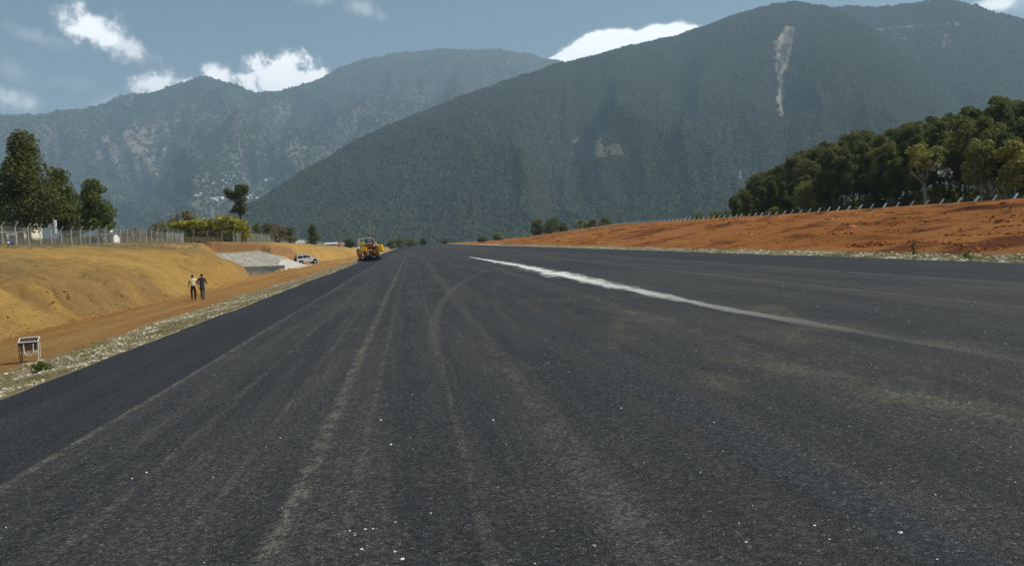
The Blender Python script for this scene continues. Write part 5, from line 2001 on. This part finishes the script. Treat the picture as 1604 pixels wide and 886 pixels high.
for x in (-.30, .32):
    pp('auger_chain_case', 'orange', lambda m_: m_.bbox((x, .05, .98), (.20, .4, .8), .03))
pp('auger', 'darkmetal', lambda m_: m_.tube([(-1.35, .62, .42), (1.35, .62, .42)], .17, 10))
for x0, x1 in ((-.95, -.7), (-.1, .08), (.55, .7)):
    pp('hydraulic_hose', 'black', lambda m_: m_.tube([(x0, .2, 1.3), (x0 + .05, -.12, 1.0), (x1, -.1, .7), (x1, .1, .45)], .035, 6))
pp('pale_cylinder', 'pale_metal', lambda m_: m_.tube([(-.72, -.14, .62), (-.86, -.10, 1.15)], .07, 8))
pp('pale_cylinder', 'white', lambda m_: m_.tube([(-.06, -.16, .75), (-.02, -.16, 1.15)], .08, 8))
pp('hand_rail', 'yellow', lambda m_: [m_.tube([a, b_], .022, 6) for a, b_ in (((-1.1, .4, 1.84), (-1.1, .4, 2.5)), ((1.1, .4, 1.84), (1.1, .4, 2.45)), ((.35, .4, 2.3), (1.1, .4, 2.45)))])
pp('seat', 'black', lambda m_: (m_.bbox((.70, .75, 2.45), (.36, .14, .52), .05), m_.bbox((.70, .98, 2.16), (.40, .45, .14), .04)))
pp('exhaust', 'black', lambda m_: m_.tube([(-.28, 1.4, 2.0), (-.28, 1.4, 3.02)], .085, 8))
pp('canopy_frame', 'pale_metal', lambda m_: [m_.tube([a, b_], .035, 6) for a, b_ in (((-1.25, .3, 2.96), (.72, .3, 3.0)), ((-1.25, 2.0, 3.0), (.72, 2.0, 3.04)), ((-1.25, .3, 2.96), (-1.25, 2.0, 3.0)), ((.72, .3, 3.0), (.72, 2.0, 3.04)), ((-1.25, .3, 1.82), (-1.25, .3, 2.96)), ((.98, .3, 1.82), (.74, .3, 3.0)), ((-1.25, 1.6, 1.82), (-1.25, 2.0, 3.0)), ((.72, 1.6, 1.82), (.72, 2.0, 3.04)))])
pp('folded_canopy', 'black', lambda m_: m_.bbox((.66, 1.1, 3.16), (.75, 1.7, .09), .03))
pp('work_light', 'white', lambda m_: m_.bbox((.40, .2, 3.04), (.26, .1, .12), .03))
for sx in (-1, 1):
    tk = pp('crawler_track', 'black', lambda m_: m_.prism([(1.1, .1), (.9, .35), (1.05, .68), (1.4, .72), (3.6, .72), (4.0, .55), (4.0, .25), (3.75, 0), (1.4, 0)], sx * .75, sx * 1.05, 'x'))
    for yv in (1.45, 2.1, 2.75, 3.5):
        pp('track_roller', 'orange', lambda m_: m_.disc((sx * 1.06, yv, .34), .2, .1, 12, 'x'), tk)
for sx in (-1, 1):
    pp('screed_arm', 'orange', lambda m_: m_.tube([(sx * 1.2, .2, .5), (sx * 1.2, 1.6, .95), (sx * 1.15, 3.0, .8)], .09, 6))


# ------------------------------------------------------------------ houses, flags, bundle
def gable_house(name, label, loc, rz, size, roof_h, wall, roofm, openings=(), group=None, eave=0.35, door=None):
    w, d, h = size
    root = empty(name, loc, rz)
    tag(root, label, 'house', group)
    wl = MB()
    wl.add([(-w / 2, -d / 2, -.5), (w / 2, -d / 2, -.5), (w / 2, d / 2, -.5), (-w / 2, d / 2, -.5), (-w / 2, -d / 2, h), (w / 2, -d / 2, h), (w / 2, d / 2, h), (-w / 2, d / 2, h), (-w / 2, 0, h + roof_h), (w / 2, 0, h + roof_h)],
           [(0, 1, 5, 4), (1, 2, 6, 9, 5), (2, 3, 7, 6), (3, 0, 4, 8, 7), (4, 5, 9, 8), (6, 7, 8, 9)])
    wl.build('wall', MAT[wall], root)
    rf = MB()
    t_ = 0.12
    for s_ in (-1, 1):
        y0 = s_ * (d / 2 + eave)
        z0 = h - roof_h * eave / (d / 2)
        rf.add([(-w / 2 - eave, y0, z0 + .01), (w / 2 + eave, y0, z0 + .01), (w / 2 + eave, 0, h + roof_h + .01), (-w / 2 - eave, 0, h + roof_h + .01),
                (-w / 2 - eave, y0, z0 + t_), (w / 2 + eave, y0, z0 + t_), (w / 2 + eave, 0, h + roof_h + t_), (-w / 2 - eave, 0, h + roof_h + t_)],
               [(0, 3, 2, 1), (4, 5, 6, 7), (0, 1, 5, 4), (1, 2, 6, 5), (3, 0, 4, 7)])
    rf.build('roof', MAT[roofm], root)
    for x, z, ww, hh in openings:
        wi = MB()
        wi.box((x, -d / 2 - .015, z), (ww, .05, hh))
        o = wi.build('window', MAT['glass'], root)
        fr = MB()
        for (cx_, cz_, sx_, sz_) in ((x, z + hh / 2 + .05, ww + .2, .1), (x, z - hh / 2 - .05, ww + .2, .1), (x - ww / 2 - .05, z, .1, hh), (x + ww / 2 + .05, z, .1, hh)):
            fr.box((cx_, -d / 2 - .03, cz_), (sx_, .08, sz_))
        fr.build('frame', MAT['white'], o)
    if door:
        do = MB()
        do.box((door, -d / 2 - .02, 1.0), (.9, .06, 2.0))
        do.build('door', MAT['blue'], root)
    return root


p = foot(12, 378, 150)
gable_house('house', 'cream walled house half hidden behind the left trees', p, rad(8), (9.0, 6.0, 3.6), 1.3, 'wall_cream', 'roof_grey', ((-2.8, 1.8, 1.1, 1.2), (0.2, 1.8, 1.1, 1.2), (2.8, 1.8, 1.0, 1.2)), door=1.6)
p = foot(171, 376, 133)
gable_house('small_house', 'small white house with dark roof behind the left fence', p, rad(-12), (2.3, 1.7, 1.15), 0.45, 'wall_white', 'roof_grey', ((0.2, .7, .35, .4),), eave=0.25)
tu = MB()
tu.prism([(-.5, 1.62), (.5, 1.62), (.5, 1.9), (0, 2.25), (-.5, 1.9)], -.35, .35, 'y')
sh = tu.build('roof_turret', MAT['wall_white'], bpy.data.objects[[o.name for o in bpy.data.objects if o.name.startswith('small_house')][0]])
p = foot(160, 377, 131)
gate = MB()
for dx_ in (-.35, .35):
    gate.box((dx_, 0, .45), (.3, .3, 1.1), None, .8)
gate.box((0, 0, .08), (1.1, .4, .3))
tag(gate.build('gate_pier', MAT['wall_white'], None, False, p), 'low white twin pier just left of the small white house', 'pier')


def flag(label, px, py0, py1, pyb, Y, cw_):
    p = foot(px, pyb, Y)
    top = at_y(px, py0, Y).z - p.z
    lowz_ = at_y(px, py1, Y).z - p.z
    root = empty('prayer_flag', p, rad(random.uniform(-10, 10)))
    tag(root, label, 'flag')
    m_ = MB()
    m_.tube([(0, 0, -.3), (0, 0, top + .3)], [.045, .03], 6)
    m_.build('pole', MAT['bark_pale'], root)
    V, F = [], []
    n = 14
    for i in range(n + 1):
        t_ = i / n
        z = top + (lowz_ - top) * t_
        ww = cw_ * (1 - .35 * t_)
        for j in range(4):
            V.append((.04 + ww * j / 3, .06 * math.sin(i * .9 + j * 1.3), z))
    for i in range(n):
        for j in range(3):
            F.append((i * 4 + j, i * 4 + j + 1, i * 4 + j + 5, i * 4 + j + 4))
    me = mesh_np('cloth', np.array(V), np.array(F), True)
    c = link('cloth', me, MAT['cloth_white'], root)
    so_ = c.modifiers.new('thick', 'SOLIDIFY')
    so_.thickness = .01
    return root


flag('tall white vertical flag between the trunks of the tallest left trees', 86, 345, 367, 380, 112, .36)
flag('thin white vertical flag just left of the small white house', 153, 356, 370, 377, 128, .28)
flag('white vertical flag above the second bank left of the paver', 535, 380, 387, 390, 285, .6)

p = on_z(17, 390, 3.3)
p = Vector((-36.5, -36.5 / ray(17, 390).x * ray(17, 390).y, 0))
p.z = gz_patch(p.x, p.y)
root = empty('plastic_bundle', p)
root.scale = (.72, .72, .72)
tag(root, 'blue and white plastic bundle lying on the bank top at the left edge', 'bundle')
rng = np.random.default_rng(8)
for nm, mt, cx_, r_, sz in (('blue_sheet', 'blue', 0.0, .42, .75), ('white_sheet', 'white', -.08, .24, .62)):
    n, m_ = 14, 8
    V, F = [], []
    for j in range(m_):
        t_ = j / (m_ - 1) * math.pi
        for i in range(n):
            a = 6.283 * i / n
            q = r_ * (0.8 + 0.4 * rng.random())
            V.append((cx_ + q * math.sin(t_) * math.cos(a), -0.22 * (nm == 'white_sheet') + q * math.sin(t_) * math.sin(a), .36 * sz / .75 + .05 - q * sz * math.cos(t_) + .12 * (nm == 'white_sheet')))
    for j in range(m_ - 1):
        for i in range(n):
            F.append((j * n + i, j * n + (i + 1) % n, (j + 1) * n + (i + 1) % n, (j + 1) * n + i))
    link(nm, mesh_np(nm, np.array(V), np.array(F)), MAT[mt], root)

# far sheds beyond the second bank
p = foot(471, 380, 330)
gable_house('shed', 'low pale roofed shed behind the fence left of the conifer', p, rad(20), (3.6, 3.0, 1.9), .8, 'wall_white', 'roof_pale', ((0, 1.0, .7, .7),))
p = foot(519, 385, 330)
gable_house('shed', 'long pale wall of a low shed right of the conifer', p, rad(4), (4.2, 3, 1.3), .4, 'concrete', 'roof_pale', ((-1, .7, .6, .5), (1, .7, .6, .5)))
p = foot(537, 386, 420)
gable_house('house', 'faded red roofed house just left of the paver', p, rad(-8), (6, 5, 1.6), 1.1, 'concrete', 'roof_red', ((-2, 1.1, .9, .9), (2, 1.1, .9, .9)))
p = foot(500, 384, 300)

# ------------------------------------------------------------------ hillside village
dg = bpy.context.evaluated_depsgraph_get()


def bvh_of(mtn):
    return BVHTree.FromPolygons([tuple(v) for v in mtn[1]], [tuple(int(i) for i in f) for f in mtn[6]])


bF, bN = bvh_of(mF), bvh_of(mN)
vill = [(625, 45), (650, 30), (680, 40), (610, 40), (580, 75), (565, 88), (700, 60), (505, 105), (500, 85), (740, 12), (715, 8), (848, 72), (940, 75), (985, 60), (640, 70), (800, 145), (420, 75), (662, 52), (610, 92),
        (350, 203), (398, 185), (315, 203), (375, 200), (485, 230), (510, 228), (545, 228), (575, 225), (790, 222), (815, 226), (842, 225), (868, 222), (810, 200), (530, 240), (1010, 66), (960, 70), (590, 130), (690, 95), (760, 60)]
hm_ = {}
for wl_ in ('wall_white', 'roof_pale'):
    pass
rv = random.Random(6)
proto = None
for i, (zx, zy) in enumerate(vill):
    px, py = 240 + zx / 5.347, 270 + zy / 5.347
    d_ = ray(px, py).normalized()
    hit = bF.ray_cast(CAM, d_)[0]
    if hit is None:
        continue
    row = (zy > 180)
    lb = ('tiny white house in the lower row on the far hillside' if row else 'tiny white house scattered in the far hillside village')
    grp = 'white houses in the lower hillside row' if row else 'white houses of the hillside village'
    dist = (hit - CAM).length
    sc_ = dist / 5000.0
    if proto is None:
        proto = gable_house('village_house', lb, hit, 0, (11, 8, 5.5), 2.6, 'wall_white', 'roof_pale', (), grp, eave=.6)
        c = proto
    else:
        c = copy_tree(proto)
    c.location = hit + Vector((0, 0, 1.0))
    c.rotation_euler = (0, 0, rv.uniform(-.9, .9))
    k_ = sc_ * rv.uniform(0.8, 1.35) * (1.35 if row else 1.0)
    c.scale = (k_, k_, k_ * rv.uniform(.8, 1.1))
    c['label'] = lb
    c['group'] = grp

# ------------------------------------------------------------------ pylon
d_ = ray(1160, 287).normalized()
hit = bN.ray_cast(CAM, d_)[0] or at_y(1160, 287, 2000)
dist = (hit - CAM).length
H = 19.0 * dist / F0
root = empty('power_pylon', hit)
tag(root, 'faint lattice power pylon at the foot of the mountain left of the wood', 'pylon')
tw2 = MB()
bs = H * 0.13
r_ = H * 0.012


def cor(t_, sx, sy):
    q = bs * (1 - t_) + H * 0.012 * t_
    return (sx * q, sy * q, H * t_)


for sx in (-1, 1):
    for sy in (-1, 1):
        tw2.tube([(sx * bs, sy * bs, -H * .08), cor(1, sx, sy)], r_, 4)
lv = [0, .2, .38, .54, .68, .8, .9, 1.0]
for a, b_ in zip(lv[:-1], lv[1:]):
    for (s0, s1) in (((-1, -1), (1, -1)), ((1, -1), (1, 1)), ((1, 1), (-1, 1)), ((-1, 1), (-1, -1))):
        tw2.tube([cor(a, *s0), cor(b_, *s1)], r_ * .6, 3)
        tw2.tube([cor(a, *s1), cor(b_, *s0)], r_ * .6, 3)
tw2.build('lattice', MAT['pylon'], root)
for t_, l_ in ((.72, .16), (.84, .13), (.95, .10)):
    am = MB()
    am.tube([(-H * l_, 0, H * t_), (H * l_, 0, H * t_)], r_ * .9, 4)
    am.tube([(-H * l_, 0, H * t_), (0, 0, H * (t_ + .05)), (H * l_, 0, H * t_)], r_ * .6, 4)
    am.build('cross_arm', MAT['pylon'], root)

# ------------------------------------------------------------------ the air
hz = MB()
hz.box((0, 5900, 870), (23000, 13800, 1860))
hm = bpy.data.materials.new('haze_air')
hm.use_nodes = True
hm.node_tree.nodes.clear()
ht = NT(hm.node_tree)
ho = ht.n('ShaderNodeOutputMaterial')
pv = ht.n('ShaderNodeVolumePrincipled')
pv.inputs['Color'].default_value = (*HAZE_COLOR, 1)
pv.inputs['Density'].default_value = HAZE_DENSITY
pv.inputs['Anisotropy'].default_value = 0.15
hm.node_tree.links.new(pv.outputs[0], ho.inputs['Volume'])
haze = hz.build('haze', hm)
tag(haze, 'thin blue haze filling the valley air', 'haze', kind='stuff')
